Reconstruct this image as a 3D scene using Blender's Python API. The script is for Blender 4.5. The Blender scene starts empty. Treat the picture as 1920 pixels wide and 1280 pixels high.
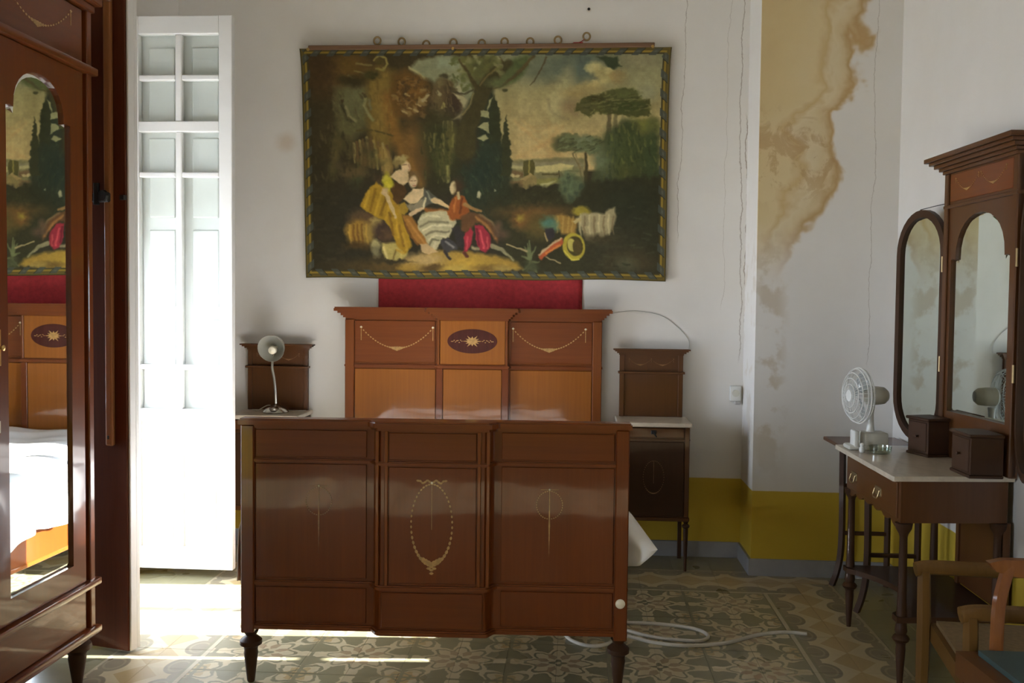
import bpy, bmesh, math, random
import numpy as np
from mathutils import Matrix, Vector
random.seed(7); np.random.seed(7)
S = bpy.context.scene
COL = S.collection
PI = math.pi

# ------------------------------------------------------------------ camera
FPX = 1750.0
yaw, pitch, roll = math.atan(122 / FPX), -math.atan(70 / FPX), math.radians(0.6)
fw = Vector((-math.sin(yaw) * math.cos(pitch), math.cos(yaw) * math.cos(pitch), math.sin(pitch)))
rt = fw.cross(Vector((0, 0, 1))).normalized(); up = rt.cross(fw)
rt, up = rt * math.cos(roll) + up * math.sin(roll), up * math.cos(roll) - rt * math.sin(roll)
cd = bpy.data.cameras.new('camera'); cam = bpy.data.objects.new('camera', cd); COL.objects.link(cam)
cd.sensor_width = 36.0; cd.lens = 36.0 * FPX / 1920.0; cd.clip_start = 0.05
M = Matrix.Identity(4)
for i in range(3):
    M[i][0], M[i][1], M[i][2] = rt[i], up[i], -fw[i]
M[2][3] = 1.5
cam.matrix_world = M
S.camera = cam

# ------------------------------------------------------------------ sky, sun, exposure
SUN_EL = math.radians(21.8)
W = bpy.data.worlds.new('sky'); S.world = W; W.use_nodes = True
nt = W.node_tree; nt.nodes.clear()
wo = nt.nodes.new('ShaderNodeOutputWorld'); bg = nt.nodes.new('ShaderNodeBackground')
bg.inputs['Color'].default_value = (0.71, 0.83, 1.0, 1)       # even, bright hazy blue sky
bg.inputs['Strength'].default_value = 8.8
nt.links.new(bg.outputs[0], wo.inputs[0])
sd = bpy.data.lights.new('sun', 'SUN'); sun = bpy.data.objects.new('sun', sd); COL.objects.link(sun)
sd.energy = 17.5; sd.angle = math.radians(0.53); sd.color = (1.0, 0.985, 0.96)
dv = Vector((1, 0.068, 0)).normalized() * math.cos(SUN_EL) + Vector((0, 0, -math.sin(SUN_EL)))
sun.rotation_euler = dv.to_track_quat('-Z', 'Y').to_euler(); sun.location = (-6, 3, 8)
def portal(name, x, y0, y1, z0, z1):
    l = bpy.data.lights.new(name, 'AREA'); o = bpy.data.objects.new(name, l); COL.objects.link(o)
    l.shape = 'RECTANGLE'; l.size = z1 - z0; l.size_y = y1 - y0
    o.location = (x, (y0 + y1) / 2, (z0 + z1) / 2); o.rotation_euler = (0, -PI / 2, 0); l.cycles.is_portal = True
portal('portal', -2.91, 3.89, 4.73, 0, 1.88)
portal('portal', -2.91, -0.75, 0.35, 0, 1.75)
S.view_settings.view_transform = 'Standard'; S.view_settings.look = 'None'
S.view_settings.exposure = 1.63; S.view_settings.gamma = 1.0; S.view_settings.use_curve_mapping = False
cy = S.cycles
cy.use_denoising = True; cy.max_bounces = 14; cy.diffuse_bounces = 10; cy.glossy_bounces = 6
cy.transparent_max_bounces = 12; cy.sample_clamp_indirect = 6.0; cy.caustics_reflective = False; cy.caustics_refractive = False

# ------------------------------------------------------------------ material helpers
def lin(c):
    return tuple(((v / 255) / 12.92 if v / 255 <= 0.04045 else ((v / 255 + 0.055) / 1.055) ** 2.4) for v in c)
class NT:
    def __init__(s, name):
        s.m = bpy.data.materials.new(name); s.m.use_nodes = True; s.t = s.m.node_tree
        s.b = s.t.nodes['Principled BSDF']; s.out = s.t.nodes['Material Output']
    def n(s, typ, **kw):
        x = s.t.nodes.new(typ)
        for k, v in kw.items(): setattr(x, k, v)
        return x
    def set(s, sock, v):
        if hasattr(v, 'is_linked') or hasattr(v, 'links'): s.t.links.new(v, sock)
        else: sock.default_value = v
    def math(s, op, a, b=None, c=None):
        x = s.n('ShaderNodeMath', operation=op); s.set(x.inputs[0], a)
        if b is not None: s.set(x.inputs[1], b)
        if c is not None: s.set(x.inputs[2], c)
        return x.outputs[0]
    def noise(s, vec, scale, detail=4.0, rough=0.55, dist=0.0):
        x = s.n('ShaderNodeTexNoise'); s.set(x.inputs['Scale'], scale); s.set(x.inputs['Detail'], detail)
        s.set(x.inputs['Roughness'], rough); s.set(x.inputs['Distortion'], dist)
        if vec is not None: s.set(x.inputs['Vector'], vec)
        return x.outputs[0]
    def ramp(s, fac, stops, interp='LINEAR'):
        x = s.n('ShaderNodeValToRGB'); r = x.color_ramp; r.interpolation = interp
        while len(r.elements) < len(stops): r.elements.new(0.5)
        for e, (p, c) in zip(r.elements, stops): e.position = p; e.color = (*c, 1) if len(c) == 3 else c
        s.set(x.inputs[0], fac); return x.outputs[0]
    def mix(s, fac, a, b, blend='MIX'):
        x = s.n('ShaderNodeMix', data_type='RGBA', blend_type=blend)
        s.set(x.inputs[0], fac)
        s.set(x.inputs[6], a if not isinstance(a, tuple) else (*a, 1) if len(a) == 3 else a)
        s.set(x.inputs[7], b if not isinstance(b, tuple) else (*b, 1) if len(b) == 3 else b)
        return x.outputs[2]
    def step(s, a, edge, soft=0.01):          # 1 where a < edge
        x = s.n('ShaderNodeMapRange', interpolation_type='SMOOTHSTEP')
        s.set(x.inputs[0], a); s.set(x.inputs[1], edge - soft); s.set(x.inputs[2], edge + soft)
        x.inputs[3].default_value = 1; x.inputs[4].default_value = 0
        return x.outputs[0]
    def pos(s):
        g = s.n('ShaderNodeNewGeometry'); x = s.n('ShaderNodeSeparateXYZ'); s.t.links.new(g.outputs['Position'], x.inputs[0])
        return g.outputs['Position'], x.outputs[0], x.outputs[1], x.outputs[2]
    def obj(s, sc=(1, 1, 1)):
        t = s.n('ShaderNodeTexCoord'); mp = s.n('ShaderNodeMapping'); mp.inputs['Scale'].default_value = sc
        s.t.links.new(t.outputs['Object'], mp.inputs[0]); return mp.outputs[0]
    def bump(s, h, strength=0.2, dist=0.01):
        x = s.n('ShaderNodeBump'); x.inputs['Strength'].default_value = strength; x.inputs['Distance'].default_value = dist
        s.set(x.inputs['Height'], h); s.t.links.new(x.outputs[0], s.b.inputs['Normal'])
    def done(s, color=None, rough=0.5, metal=0.0, coat=0.0, spec=0.5):
        if color is not None: s.set(s.b.inputs['Base Color'], color if not isinstance(color, tuple) else (*color, 1))
        s.set(s.b.inputs['Roughness'], rough); s.b.inputs['Metallic'].default_value = metal
        s.b.inputs['Coat Weight'].default_value = coat; s.b.inputs['Coat Roughness'].default_value = 0.055
        s.b.inputs['Specular IOR Level'].default_value = spec
        return s.m
MAT = {}
def plain(name, color, rough=0.5, metal=0.0, coat=0.0, var=0.12, scale=8.0):
    k = NT(name); f = k.noise(k.obj(), scale, 5)
    c = k.ramp(f, [(0.3, tuple(v * (1 - var) for v in color)), (0.7, tuple(min(1, v * (1 + var)) for v in color))])
    MAT[name] = k.done(c, rough, metal, coat); return MAT[name]
def wood(name, base, dark, rough=0.25, coat=0.35, axis='z', scale=1.0):
    k = NT(name)
    sc = {'z': (60, 60, 1.8), 'x': (1.8, 60, 60), 'y': (60, 1.8, 60)}[axis]
    v = k.obj(tuple(q * scale for q in sc))
    f = k.noise(v, 1.0, 7, 0.62, 0.8); g = k.noise(k.obj((2.5, 2.5, 2.5)), 1.0, 2)
    c = k.ramp(f, [(0.28, dark), (0.5, tuple((a + b) / 2 for a, b in zip(base, dark))), (0.72, base)])
    c = k.mix(k.math('MULTIPLY', g, 0.55), c, tuple(q * 0.75 for q in dark))
    r = k.math('MULTIPLY_ADD', f, 0.12, rough + 0.10)
    bp = k.n('ShaderNodeBump'); bp.inputs['Strength'].default_value = 0.10; bp.inputs['Distance'].default_value = 0.02
    k.set(bp.inputs['Height'], k.noise(k.obj((1.6, 1.6, 1.6)), 2.2, 2)); k.t.links.new(bp.outputs[0], k.b.inputs['Coat Normal'])
    MAT[name] = k.done(c, r, 0, coat, 0.2); return MAT[name]

wood('mahogany', (0.178, 0.041, 0.0055), (0.130, 0.029, 0.004), 0.22, 0.5)
wood('mahogany_across', (0.178, 0.041, 0.0055), (0.130, 0.029, 0.004), 0.22, 0.5, 'x')
wood('mahogany_light', (0.215, 0.058, 0.008), (0.165, 0.043, 0.006), 0.24, 0.45)
wood('mahogany_light_across', (0.20, 0.050, 0.008), (0.15, 0.036, 0.006), 0.25, 0.45, 'x')
wood('satinwood', (0.33, 0.110, 0.013), (0.26, 0.080, 0.010), 0.25, 0.45)
wood('dark_inlay', (0.085, 0.016, 0.010), (0.05, 0.009, 0.006), 0.25, 0.4)
wood('walnut', (0.115, 0.043, 0.012), (0.090, 0.033, 0.009), 0.28, 0.4)
wood('walnut_across', (0.115, 0.043, 0.012), (0.090, 0.033, 0.009), 0.28, 0.4, 'x')
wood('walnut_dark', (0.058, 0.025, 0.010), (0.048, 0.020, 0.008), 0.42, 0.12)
wood('shutter_wood', (0.15, 0.038, 0.014), (0.10, 0.023, 0.009), 0.4, 0.15)
wood('bar_wood', (0.42, 0.18, 0.07), (0.34, 0.135, 0.05), 0.45, 0.1)
wood('beech', (0.165, 0.085, 0.020), (0.125, 0.060, 0.014), 0.4, 0.15)
wood('orange_wood', (0.23, 0.085, 0.020), (0.17, 0.055, 0.014), 0.35, 0.25)
wood('lath', (0.26, 0.15, 0.09), (0.16, 0.09, 0.05), 0.6, 0, 'x')
plain('inlay', (0.42, 0.24, 0.075), 0.35, 0, 0.3, 0.3, 60)
plain('inlay_faint', (0.25, 0.12, 0.04), 0.35, 0, 0.3, 0.3, 60)
plain('bone', (0.75, 0.68, 0.52), 0.3)
plain('white_paint', (0.70, 0.695, 0.685), 0.42, 0, 0, 0.03, 3)
plain('white_plastic', (0.70, 0.70, 0.67), 0.35)
plain('cream_plastic', (0.55, 0.54, 0.47), 0.4)
plain('linen', (0.80, 0.79, 0.78), 0.85, 0, 0, 0.04)
plain('ticking', (0.62, 0.60, 0.55), 0.9)
plain('red_cloth', (0.36, 0.022, 0.028), 0.85, 0, 0, 0.2, 40)
plain('iron', (0.03, 0.028, 0.027), 0.5, 0.6)
plain('chrome', (0.55, 0.54, 0.50), 0.22, 1.0, 0, 0.1)
plain('lamp_inside', (0.42, 0.42, 0.37), 0.35, 0.25)
plain('brass', (0.55, 0.36, 0.12), 0.3, 1.0)
plain('old_brass', (0.34, 0.24, 0.12), 0.45, 0.9)
plain('cable', (0.52, 0.48, 0.40), 0.5)
plain('wire_grey', (0.45, 0.44, 0.42), 0.6)
plain('seat_fabric', (0.20, 0.135, 0.06), 0.8, 0, 0, 0.15, 60)
plain('teal_seat', (0.045, 0.075, 0.07), 0.55)
plain('ceiling_paint', (0.45, 0.42, 0.37), 0.9)
plain('baseboard_paint', (0.28, 0.28, 0.29), 0.5, 0, 0, 0.1)
plain('grout', (0.20, 0.18, 0.14), 0.8)
plain('terrace', (0.45, 0.43, 0.40), 0.85)
plain('bulb', (0.85, 0.80, 0.66), 0.2)
def mk_marble():
    k = NT('marble'); f = k.noise(k.obj((4, 4, 4)), 1.6, 8, 0.6, 1.5)
    MAT['marble'] = k.done(k.ramp(f, [(0.3, (0.45, 0.38, 0.29)), (0.5, (0.58, 0.50, 0.39)), (0.62, (0.48, 0.41, 0.32)), (0.8, (0.62, 0.55, 0.44))]), 0.28, 0, 0.1)
mk_marble()
def mk_mirror(name, tint):
    k = NT(name); f = k.noise(k.obj(), 5, 3)
    MAT[name] = k.done(k.ramp(f, [(0.35, tuple(0.95 * t for t in tint)), (0.7, tint)]), 0.012, 1.0)
mk_mirror('mirror', (0.88, 0.90, 0.86)); mk_mirror('old_mirror', (0.84, 0.94, 0.90))
def mk_glass(name, fac=0.10, tint=(0.97, 0.99, 0.98)):
    k = NT(name); t = k.n('ShaderNodeBsdfTransparent'); t.inputs[0].default_value = (*tint, 1)
    g = k.n('ShaderNodeBsdfGlossy'); g.inputs['Roughness'].default_value = 0.02
    mx = k.n('ShaderNodeMixShader'); mx.inputs[0].default_value = fac
    k.t.links.new(t.outputs[0], mx.inputs[1]); k.t.links.new(g.outputs[0], mx.inputs[2])
    k.t.links.new(mx.outputs[0], k.out.inputs[0]); MAT[name] = k.m
mk_glass('glass', 0.05); mk_glass('dish_glass', 0.18, (0.90, 0.95, 0.91)); mk_glass('fan_blade', 0.12, (0.86, 0.90, 0.92))
# painted plaster walls: white above, ochre dado below, stains and cracks of their own shape
YPF = 5.262
def mk_wall(name, stain=False, cracks=(), spots=()):
    k = NT(name); P, x, y, z = k.pos()
    f = k.noise(P, 1.3, 5, 0.6); g = k.noise(P, 9, 5, 0.6)
    c = k.ramp(f, [(0.3, (0.70, 0.675, 0.64)), (0.7, (0.76, 0.745, 0.72))])
    c = k.mix(k.math('MULTIPLY', g, 0.12), c, (0.60, 0.57, 0.52))
    # thin brown tint just above the dado, fading upwards
    d2 = k.math('ADD', k.math('SUBTRACT', z, 0.47), k.math('MULTIPLY', k.math('SUBTRACT', f, 0.5), 0.35))
    c = k.mix(k.math('MULTIPLY', k.step(d2, 0.33, 0.2), 0.28), c, (0.50, 0.46, 0.36))
    if stain:
        n1 = k.noise(P, 4.2, 3, 0.5, 0.5); n2 = k.noise(P, 10, 2, 0.5)
        fc = k.n('ShaderNodeFloatCurve'); cu = fc.mapping.curves[0]
        pts = [(0.0, 0.0), (0.20, 0.02), (0.34, 0.06), (0.44, 0.10), (0.52, 0.20), (0.57, 0.30), (0.62, 0.41), (0.74, 0.46), (0.78, 0.55), (0.85, 0.57), (1.0, 0.64)]
        while len(cu.points) < len(pts): cu.points.new(0.5, 0.5)
        for p_, q_ in zip(cu.points, pts): p_.location = q_
        fc.mapping.update(); k.set(fc.inputs[1], k.math('DIVIDE', z, 3.4))
        bound = k.math('ADD', fc.outputs[0], 0.97)
        d = k.math('SUBTRACT', bound, x)
        d = k.math('ADD', d, k.math('MULTIPLY', k.math('SUBTRACT', n1, 0.5), 0.36))
        d = k.math('ADD', d, k.math('MULTIPLY', k.math('SUBTRACT', n2, 0.5), 0.10))
        sc = k.ramp(d, [(0.0, (0.74, 0.72, 0.68)), (0.03, (0.52, 0.37, 0.17)), (0.055, (0.46, 0.29, 0.10)), (0.11, (0.62, 0.49, 0.27)),
                        (0.17, (0.68, 0.57, 0.36)), (0.22, (0.56, 0.40, 0.17)), (0.27, (0.66, 0.53, 0.29)), (0.40, (0.64, 0.50, 0.25)), (0.6, (0.60, 0.45, 0.21))])
        hz = k.n('ShaderNodeMapRange', interpolation_type='SMOOTHSTEP'); k.set(hz.inputs[0], z); hz.inputs[1].default_value = 1.55; hz.inputs[2].default_value = 2.0
        m = k.math('MULTIPLY', k.math('MULTIPLY', k.step(k.math('MULTIPLY', d, -1.0), -0.02, 0.03), hz.outputs[0]), k.step(y, YPF, 0.004))
        blot = k.math('MULTIPLY', k.step(k.math('MULTIPLY', k.noise(P, 6.5, 7, 0.65, 0.8), -1.0), -0.54, 0.05), k.step(k.math('ABSOLUTE', k.math('SUBTRACT', z, 2.33)), 0.22, 0.12))
        sc = k.mix(k.math('MULTIPLY', blot, 0.6), sc, (0.40, 0.23, 0.07))
        c = k.mix(k.math('MULTIPLY', m, 0.92), c, sc)
        # faint brown spots further down
        n3 = k.noise(P, 5.5, 4, 0.55)
        sp = k.math('MULTIPLY', k.math('MULTIPLY', k.step(k.math('MULTIPLY', n3, -1.0), -0.53, 0.05), k.step(k.math('ABSOLUTE', k.math('SUBTRACT', x, 1.06)), 0.08, 0.05)), k.step(k.math('ABSOLUTE', k.math('SUBTRACT', z, 1.25)), 0.6, 0.2))
        c = k.mix(k.math('MULTIPLY', sp, 0.5), c, (0.44, 0.34, 0.20))
    wob = k.math('MULTIPLY', k.math('SUBTRACT', k.noise(P, 3.0, 6, 0.65), 0.5), 0.09)
    for (x0, slope, z0, z1, wd, op) in cracks:
        cx = k.math('ADD', k.math('MULTIPLY_ADD', k.math('SUBTRACT', z, 2.0), slope, x0), wob)
        m = k.step(k.math('ABSOLUTE', k.math('SUBTRACT', x, cx)), wd, wd * 0.6)
        m = k.math('MULTIPLY', m, k.step(k.math('ABSOLUTE', k.math('SUBTRACT', z, (z0 + z1) / 2)), (z1 - z0) / 2, 0.05))
        c = k.mix(k.math('MULTIPLY', m, op), c, (0.22, 0.17, 0.12))
    for (sx, sz, sr) in spots:
        dd = k.math('SQRT', k.math('ADD', k.math('POWER', k.math('SUBTRACT', x, sx), 2.0), k.math('POWER', k.math('SUBTRACT', z, sz), 2.0)))
        m = k.step(k.math('ADD', dd, k.math('MULTIPLY', k.math('SUBTRACT', g, 0.5), sr)), sr, sr * 0.6)
        c = k.mix(k.math('MULTIPLY', m, 0.45), c, (0.50, 0.36, 0.22))
    och = k.ramp(f, [(0.3, (0.46, 0.32, 0.022)), (0.7, (0.54, 0.38, 0.035))])
    edge = k.math('ADD', z, k.math('MULTIPLY', k.math('SUBTRACT', g, 0.5), 0.006))
    c = k.mix(k.step(edge, 0.475, 0.003), c, och)
    k.bump(k.math('ADD', g, k.math('MULTIPLY', f, 2.0)), 0.12, 0.01)
    MAT[name] = k.done(c, 0.75)
mk_wall('wall_plaster', cracks=[(0.58, 0.03, 1.9, 4.2, 0.0018, 0.55), (0.86, 0.01, 1.5, 4.2, 0.0016, 0.3), (0.955, -0.01, 1.2, 4.2, 0.0028, 0.6), (0.985, 0.0, 1.4, 2.6, 0.003, 0.75)], spots=[(-1.78, 2.47, 0.055), (0.044, 3.243, 0.012)])
mk_wall('pillar_plaster', stain=True, cracks=[(1.60, 0.0, 1.2, 4.2, 0.002, 0.4)])
mk_wall('side_plaster')
# patterned cement tiles
CREAM, GREY, OCHRE, ROSE = (0.61, 0.52, 0.335), (0.205, 0.195, 0.115), (0.47, 0.34, 0.155), (0.38, 0.27, 0.16)
def fin_tile(k, c, P):
    w = k.noise(P, 22, 4); w2 = k.noise(P, 2.0, 3)
    c = k.mix(k.math('MULTIPLY', w, 0.35), c, (0.38, 0.325, 0.20))
    c = k.mix(k.math('MULTIPLY', w2, 0.15), c, (0.22, 0.195, 0.135))
    k.bump(w, 0.05, 0.004)
    MAT[k.m.name] = k.done(c, k.math('MULTIPLY_ADD', w2, 0.2, 0.20), 0, 0.0, 0.5)
def mk_field():
    k = NT('field_tile'); P, x, y, z = k.pos()
    wv = k.noise(P, 26, 4)
    def lat(v, o, p):
        return k.math('MULTIPLY', k.math('SUBTRACT', k.math('FRACT', k.math('ADD', k.math('DIVIDE', k.math('SUBTRACT', v, o), p), 100.5)), 0.5), p)
    def polar(ox, oy):
        u, v = lat(x, ox, 0.42), lat(y, oy, 0.42)
        r = k.math('SQRT', k.math('ADD', k.math('MULTIPLY', u, u), k.math('MULTIPLY', v, v)))
        return u, v, k.math('ADD', r, k.math('MULTIPLY', k.math('SUBTRACT', wv, 0.5), 0.045)), k.math('ARCTAN2', v, u)
    def lobe(th, n, a, b, ph=0.0):
        return k.math('MULTIPLY_ADD', k.math('COSINE', k.math('MULTIPLY_ADD', th, float(n), ph)), b, a)
    u, v, r, th = polar(0.36, 4.70); u2, v2, r2, t2 = polar(0.57, 4.49)
    c = GREY
    c = k.mix(k.step(k.math('SUBTRACT', r, lobe(th, 8, 0.150, 0.030)), 0, 0.004), c, CREAM)
    c = k.mix(k.step(k.math('ABSOLUTE', k.math('SUBTRACT', r, lobe(th, 8, 0.118, 0.022))), 0.008, 0.003), c, GREY)
    c = k.mix(k.step(k.math('SUBTRACT', r, lobe(th, 8, 0.082, 0.020, PI)), 0, 0.004), c, ROSE)
    c = k.mix(k.step(k.math('SUBTRACT', r, lobe(th, 8, 0.055, 0.014)), 0, 0.003), c, CREAM)
    c = k.mix(k.step(k.math('SUBTRACT', r, lobe(th, 4, 0.030, 0.010)), 0, 0.003), c, GREY)
    c = k.mix(k.step(r, 0.010, 0.003), c, CREAM)
    c = k.mix(k.step(k.math('SUBTRACT', r2, lobe(t2, 4, 0.110, 0.035, PI)), 0, 0.004), c, CREAM)
    c = k.mix(k.step(k.math('ABSOLUTE', k.math('SUBTRACT', r2, lobe(t2, 4, 0.085, 0.020, PI))), 0.009, 0.003), c, GREY)
    c = k.mix(k.step(k.math('SUBTRACT', r2, lobe(t2, 6, 0.058, 0.012)), 0, 0.003), c, OCHRE)
    c = k.mix(k.step(k.math('ABSOLUTE', k.math('SUBTRACT', r2, 0.036)), 0.006, 0.003), c, GREY)
    u3, v3, r3, t3 = polar(0.57, 4.70)
    c = k.mix(k.step(k.math('SUBTRACT', r3, lobe(t3, 2, 0.040, 0.022)), 0, 0.004), c, CREAM)
    c = k.mix(k.step(k.math('ABSOLUTE', u3), 0.008, 0.002), c, GREY)
    u4, v4, r4, t4 = polar(0.36, 4.49)
    c = k.mix(k.step(k.math('SUBTRACT', r4, lobe(t4, 2, 0.040, 0.022, PI)), 0, 0.004), c, CREAM)
    c = k.mix(k.step(k.math('ABSOLUTE', v4), 0.008, 0.002), c, GREY)
    fin_tile(k, c, P)
def mk_border(name, axis, cen, inner):
    k = NT(name); P, x, y, z = k.pos()
    a, b = (x, y) if axis == 'x' else (y, x)
    du = k.math('SUBTRACT', a, cen); u = k.math('ABSOLUTE', du)
    ph = lambda o: k.math('ABSOLUTE', k.math('MULTIPLY', k.math('SUBTRACT', k.math('FRACT', k.math('ADD', k.math('DIVIDE', b, 0.21), 100.5 + o)), 0.5), 0.21))
    v0, v1 = ph(0.0), ph(0.5)
    c = CREAM
    q = k.math('ADD', k.math('POWER', k.math('DIVIDE', k.math('SUBTRACT', u, 0.138), 0.058), 2.0), k.math('POWER', k.math('DIVIDE', v1, 0.082), 2.0))
    c = k.mix(k.step(q, 1.0, 0.08), c, (0.21, 0.18, 0.125))
    c = k.mix(k.step(k.math('ABSOLUTE', k.math('SUBTRACT', q, 0.45)), 0.10, 0.05), c, (0.32, 0.27, 0.18))
    q2 = k.math('ADD', k.math('POWER', k.math('DIVIDE', k.math('SUBTRACT', u, 0.165), 0.028), 2.0), k.math('POWER', k.math('DIVIDE', v0, 0.045), 2.0))
    c = k.mix(k.step(q2, 1.0, 0.1), c, (0.24, 0.205, 0.14))
    p = k.math('ADD', k.math('DIVIDE', u, 0.095), k.math('DIVIDE', v0, 0.112))
    c = k.mix(k.step(p, 1.10, 0.03), c, CREAM)
    c = k.mix(k.step(p, 0.95, 0.03), c, OCHRE)
    s = k.math('MULTIPLY', du, float(inner))          # + towards the field
    c = k.mix(k.step(k.math('MULTIPLY', s, -1.0), -0.165, 0.002), c, GREY)
    c = k.mix(k.step(k.math('MULTIPLY', s, -1.0), -0.180, 0.002), c, (0.52, 0.46, 0.33))
    c = k.mix(k.step(s, -0.186, 0.002), c, (0.46, 0.40, 0.28))
    fin_tile(k, c, P)
def mk_plain_tile():
    k = NT('plain_tile'); P, x, y, z = k.pos()
    fin_tile(k, k.ramp(k.noise(P, 3, 4), [(0.3, (0.20, 0.19, 0.11)), (0.7, (0.25, 0.235, 0.14))]), P)
mk_field(); mk_border('border_tile_right', 'x', 1.19, -1); mk_border('border_tile_left', 'x', -1.75, 1); mk_border('border_tile_far', 'y', 5.11, -1); mk_plain_tile()

# ------------------------------------------------------------------ mesh helpers
class MB:
    def __init__(s): s.bm = bmesh.new()
    def box(s, x0, x1, y0, y1, z0, z1, bev=0.0, seg=1, rot=None):
        m = Matrix.Translation(((x0 + x1) / 2, (y0 + y1) / 2, (z0 + z1) / 2))
        if rot is not None: m = m @ rot
        m = m @ Matrix.Diagonal((abs(x1 - x0), abs(y1 - y0), abs(z1 - z0), 1))
        g = bmesh.ops.create_cube(s.bm, size=1, matrix=m)
        if bev > 0:
            es = set(e for v in g['verts'] for e in v.link_edges)
            bmesh.ops.bevel(s.bm, geom=list(es), offset=bev, segments=seg, affect='EDGES', profile=0.5)
        return s
    def _map(s, axis):
        return {'y': lambda p, t: (p[0], t, p[1]), 'x': lambda p, t: (t, p[0], p[1]), 'z': lambda p, t: (p[0], p[1], t)}[axis]
    def poly(s, pts, axis, a, b, holes=()):
        f = s._map(axis); es = []
        loops = [pts, *holes]
        vs_all = []
        for L in loops:
            vs = [s.bm.verts.new(f(p, a)) for p in L]; vs_all.append(vs)
            es += [s.bm.edges.new((vs[i], vs[(i + 1) % len(vs)])) for i in range(len(vs))]
        if holes:
            fs = [g for g in bmesh.ops.triangle_fill(s.bm, use_beauty=True, edges=es)['geom'] if isinstance(g, bmesh.types.BMFace)]
        else:
            fs = [s.bm.faces.new(vs_all[0])]
        ex = bmesh.ops.extrude_face_region(s.bm, geom=fs)
        d = {'y': (0, b - a, 0), 'x': (b - a, 0, 0), 'z': (0, 0, b - a)}[axis]
        bmesh.ops.translate(s.bm, vec=d, verts=[v for v in ex['geom'] if isinstance(v, bmesh.types.BMVert)])
        return s
    def rings(s, rs, closed_ring=True, cap=True, wrap=False):
        V = [[s.bm.verts.new(p) for p in r] for r in rs]; n = len(V[0])
        m = len(V) if wrap else len(V) - 1
        for i in range(m):
            A, B = V[i], V[(i + 1) % len(V)]
            for j in range(n if closed_ring else n - 1):
                s.bm.faces.new((A[j], A[(j + 1) % n], B[(j + 1) % n], B[j]))
        if cap and closed_ring and not wrap:
            s.bm.faces.new(V[0][::-1]); s.bm.faces.new(V[-1])
        return s
    def lathe(s, prof, c=(0, 0, 0), n=14, axis='z'):
        rs = []
        for r, h in prof:
            ring = []
            for i in range(n):
                a = 2 * PI * i / n; p = (r * math.cos(a), r * math.sin(a), h)
                if axis == 'y': p = (p[0], h, p[1])
                if axis == 'x': p = (h, p[0], p[1])
                ring.append((c[0] + p[0], c[1] + p[1], c[2] + p[2]))
            rs.append(ring)
        return s.rings(rs)
    def tube(s, pts, r, n=8, closed=False, flat=1.0):
        P = [Vector(p) for p in pts]; N = len(P); rs = []
        prev = None
        for i in range(N):
            if closed: t = P[(i + 1) % N] - P[i - 1]
            else: t = P[min(i + 1, N - 1)] - P[max(i - 1, 0)]
            t.normalize()
            if prev is None:
                ref = Vector((0, 0, 1)) if abs(t.z) < 0.9 else Vector((1, 0, 0)); u = t.cross(ref).normalized()
            else:
                u = (prev - t * prev.dot(t)).normalized()
            prev = u; w = t.cross(u); R = r[i] if isinstance(r, (list, tuple)) else r
            rs.append([tuple(P[i] + u * R * math.cos(2 * PI * j / n) + w * R * flat * math.sin(2 * PI * j / n)) for j in range(n)])
        return s.rings(rs, wrap=closed)
    def build(s, name, mat, parent=None, smooth=False, off=None):
        bm = s.bm
        bmesh.ops.recalc_face_normals(bm, faces=bm.faces)
        if off is not None: bmesh.ops.translate(bm, vec=[-q for q in off], verts=bm.verts)
        me = bpy.data.meshes.new(name); bm.to_mesh(me); bm.free()
        if smooth:
            me.polygons.foreach_set('use_smooth', [True] * len(me.polygons))
            me.set_sharp_from_angle(angle=math.radians(40))
        me.materials.append(MAT[mat] if isinstance(mat, str) else mat)
        o = bpy.data.objects.new(name, me); COL.objects.link(o)
        if parent is not None: o.parent = parent
        return o
def tag(o, label=None, cat=None, group=None, kind=None):
    for k, v in (('label', label), ('category', cat), ('group', group), ('kind', kind)):
        if v: o[k] = v
    return o
def thing(name, label, cat, loc=(0, 0, 0), rotz=0.0, group=None):
    o = bpy.data.objects.new(name, None); COL.objects.link(o); o.empty_display_size = 0.1
    o.location = loc; o.rotation_euler = (0, 0, rotz); return tag(o, label, cat, group)
def struct(name, mb, mat, parent=None, label=None):
    o = mb.build(name, mat, parent)
    if parent is None: o['kind'] = 'structure'
    if label: o['label'] = label
    return o
def copy_tree(o, parent=None):
    c = o.copy(); COL.objects.link(c)
    if parent is not None: c.parent = parent
    for ch in o.children: copy_tree(ch, c)
    return c
def spline(pts, n=8, closed=False):
    P = [Vector(p) for p in pts]; out = []; N = len(P)
    for i in range(N if closed else N - 1):
        p1, p2 = P[i], P[(i + 1) % N]
        p0 = P[i - 1] if (closed or i > 0) else p1 * 2 - p2
        p3 = P[(i + 2) % N] if (closed or i < N - 2) else p2 * 2 - p1
        for k in range(n):
            t = k / n
            out.append(0.5 * ((2 * p1) + (p2 - p0) * t + (2 * p0 - 5 * p1 + 4 * p2 - p3) * t * t + (3 * p1 - p0 - 3 * p2 + p3) * t ** 3))
    if not closed: out.append(P[-1])
    return [tuple(q) for q in out]
def arch(cx, w, zb, zs, step, zt, n=14):
    pts = [(cx - w, zb), (cx + w, zb), (cx + w, zs)]
    if step: pts.append((cx + w - step * 0.45, zs + step * 0.1)); pts.append((cx + w - step, zs))
    a = w - step
    for i in range(1, n):
        t = PI * i / n; pts.append((cx + a * math.cos(t), zs + (zt - zs) * math.sin(t) ** 0.85))
    if step: pts.append((cx - w + step, zs)); pts.append((cx - w + step * 0.45, zs + step * 0.1))
    pts.append((cx - w, zs)); return pts
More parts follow.
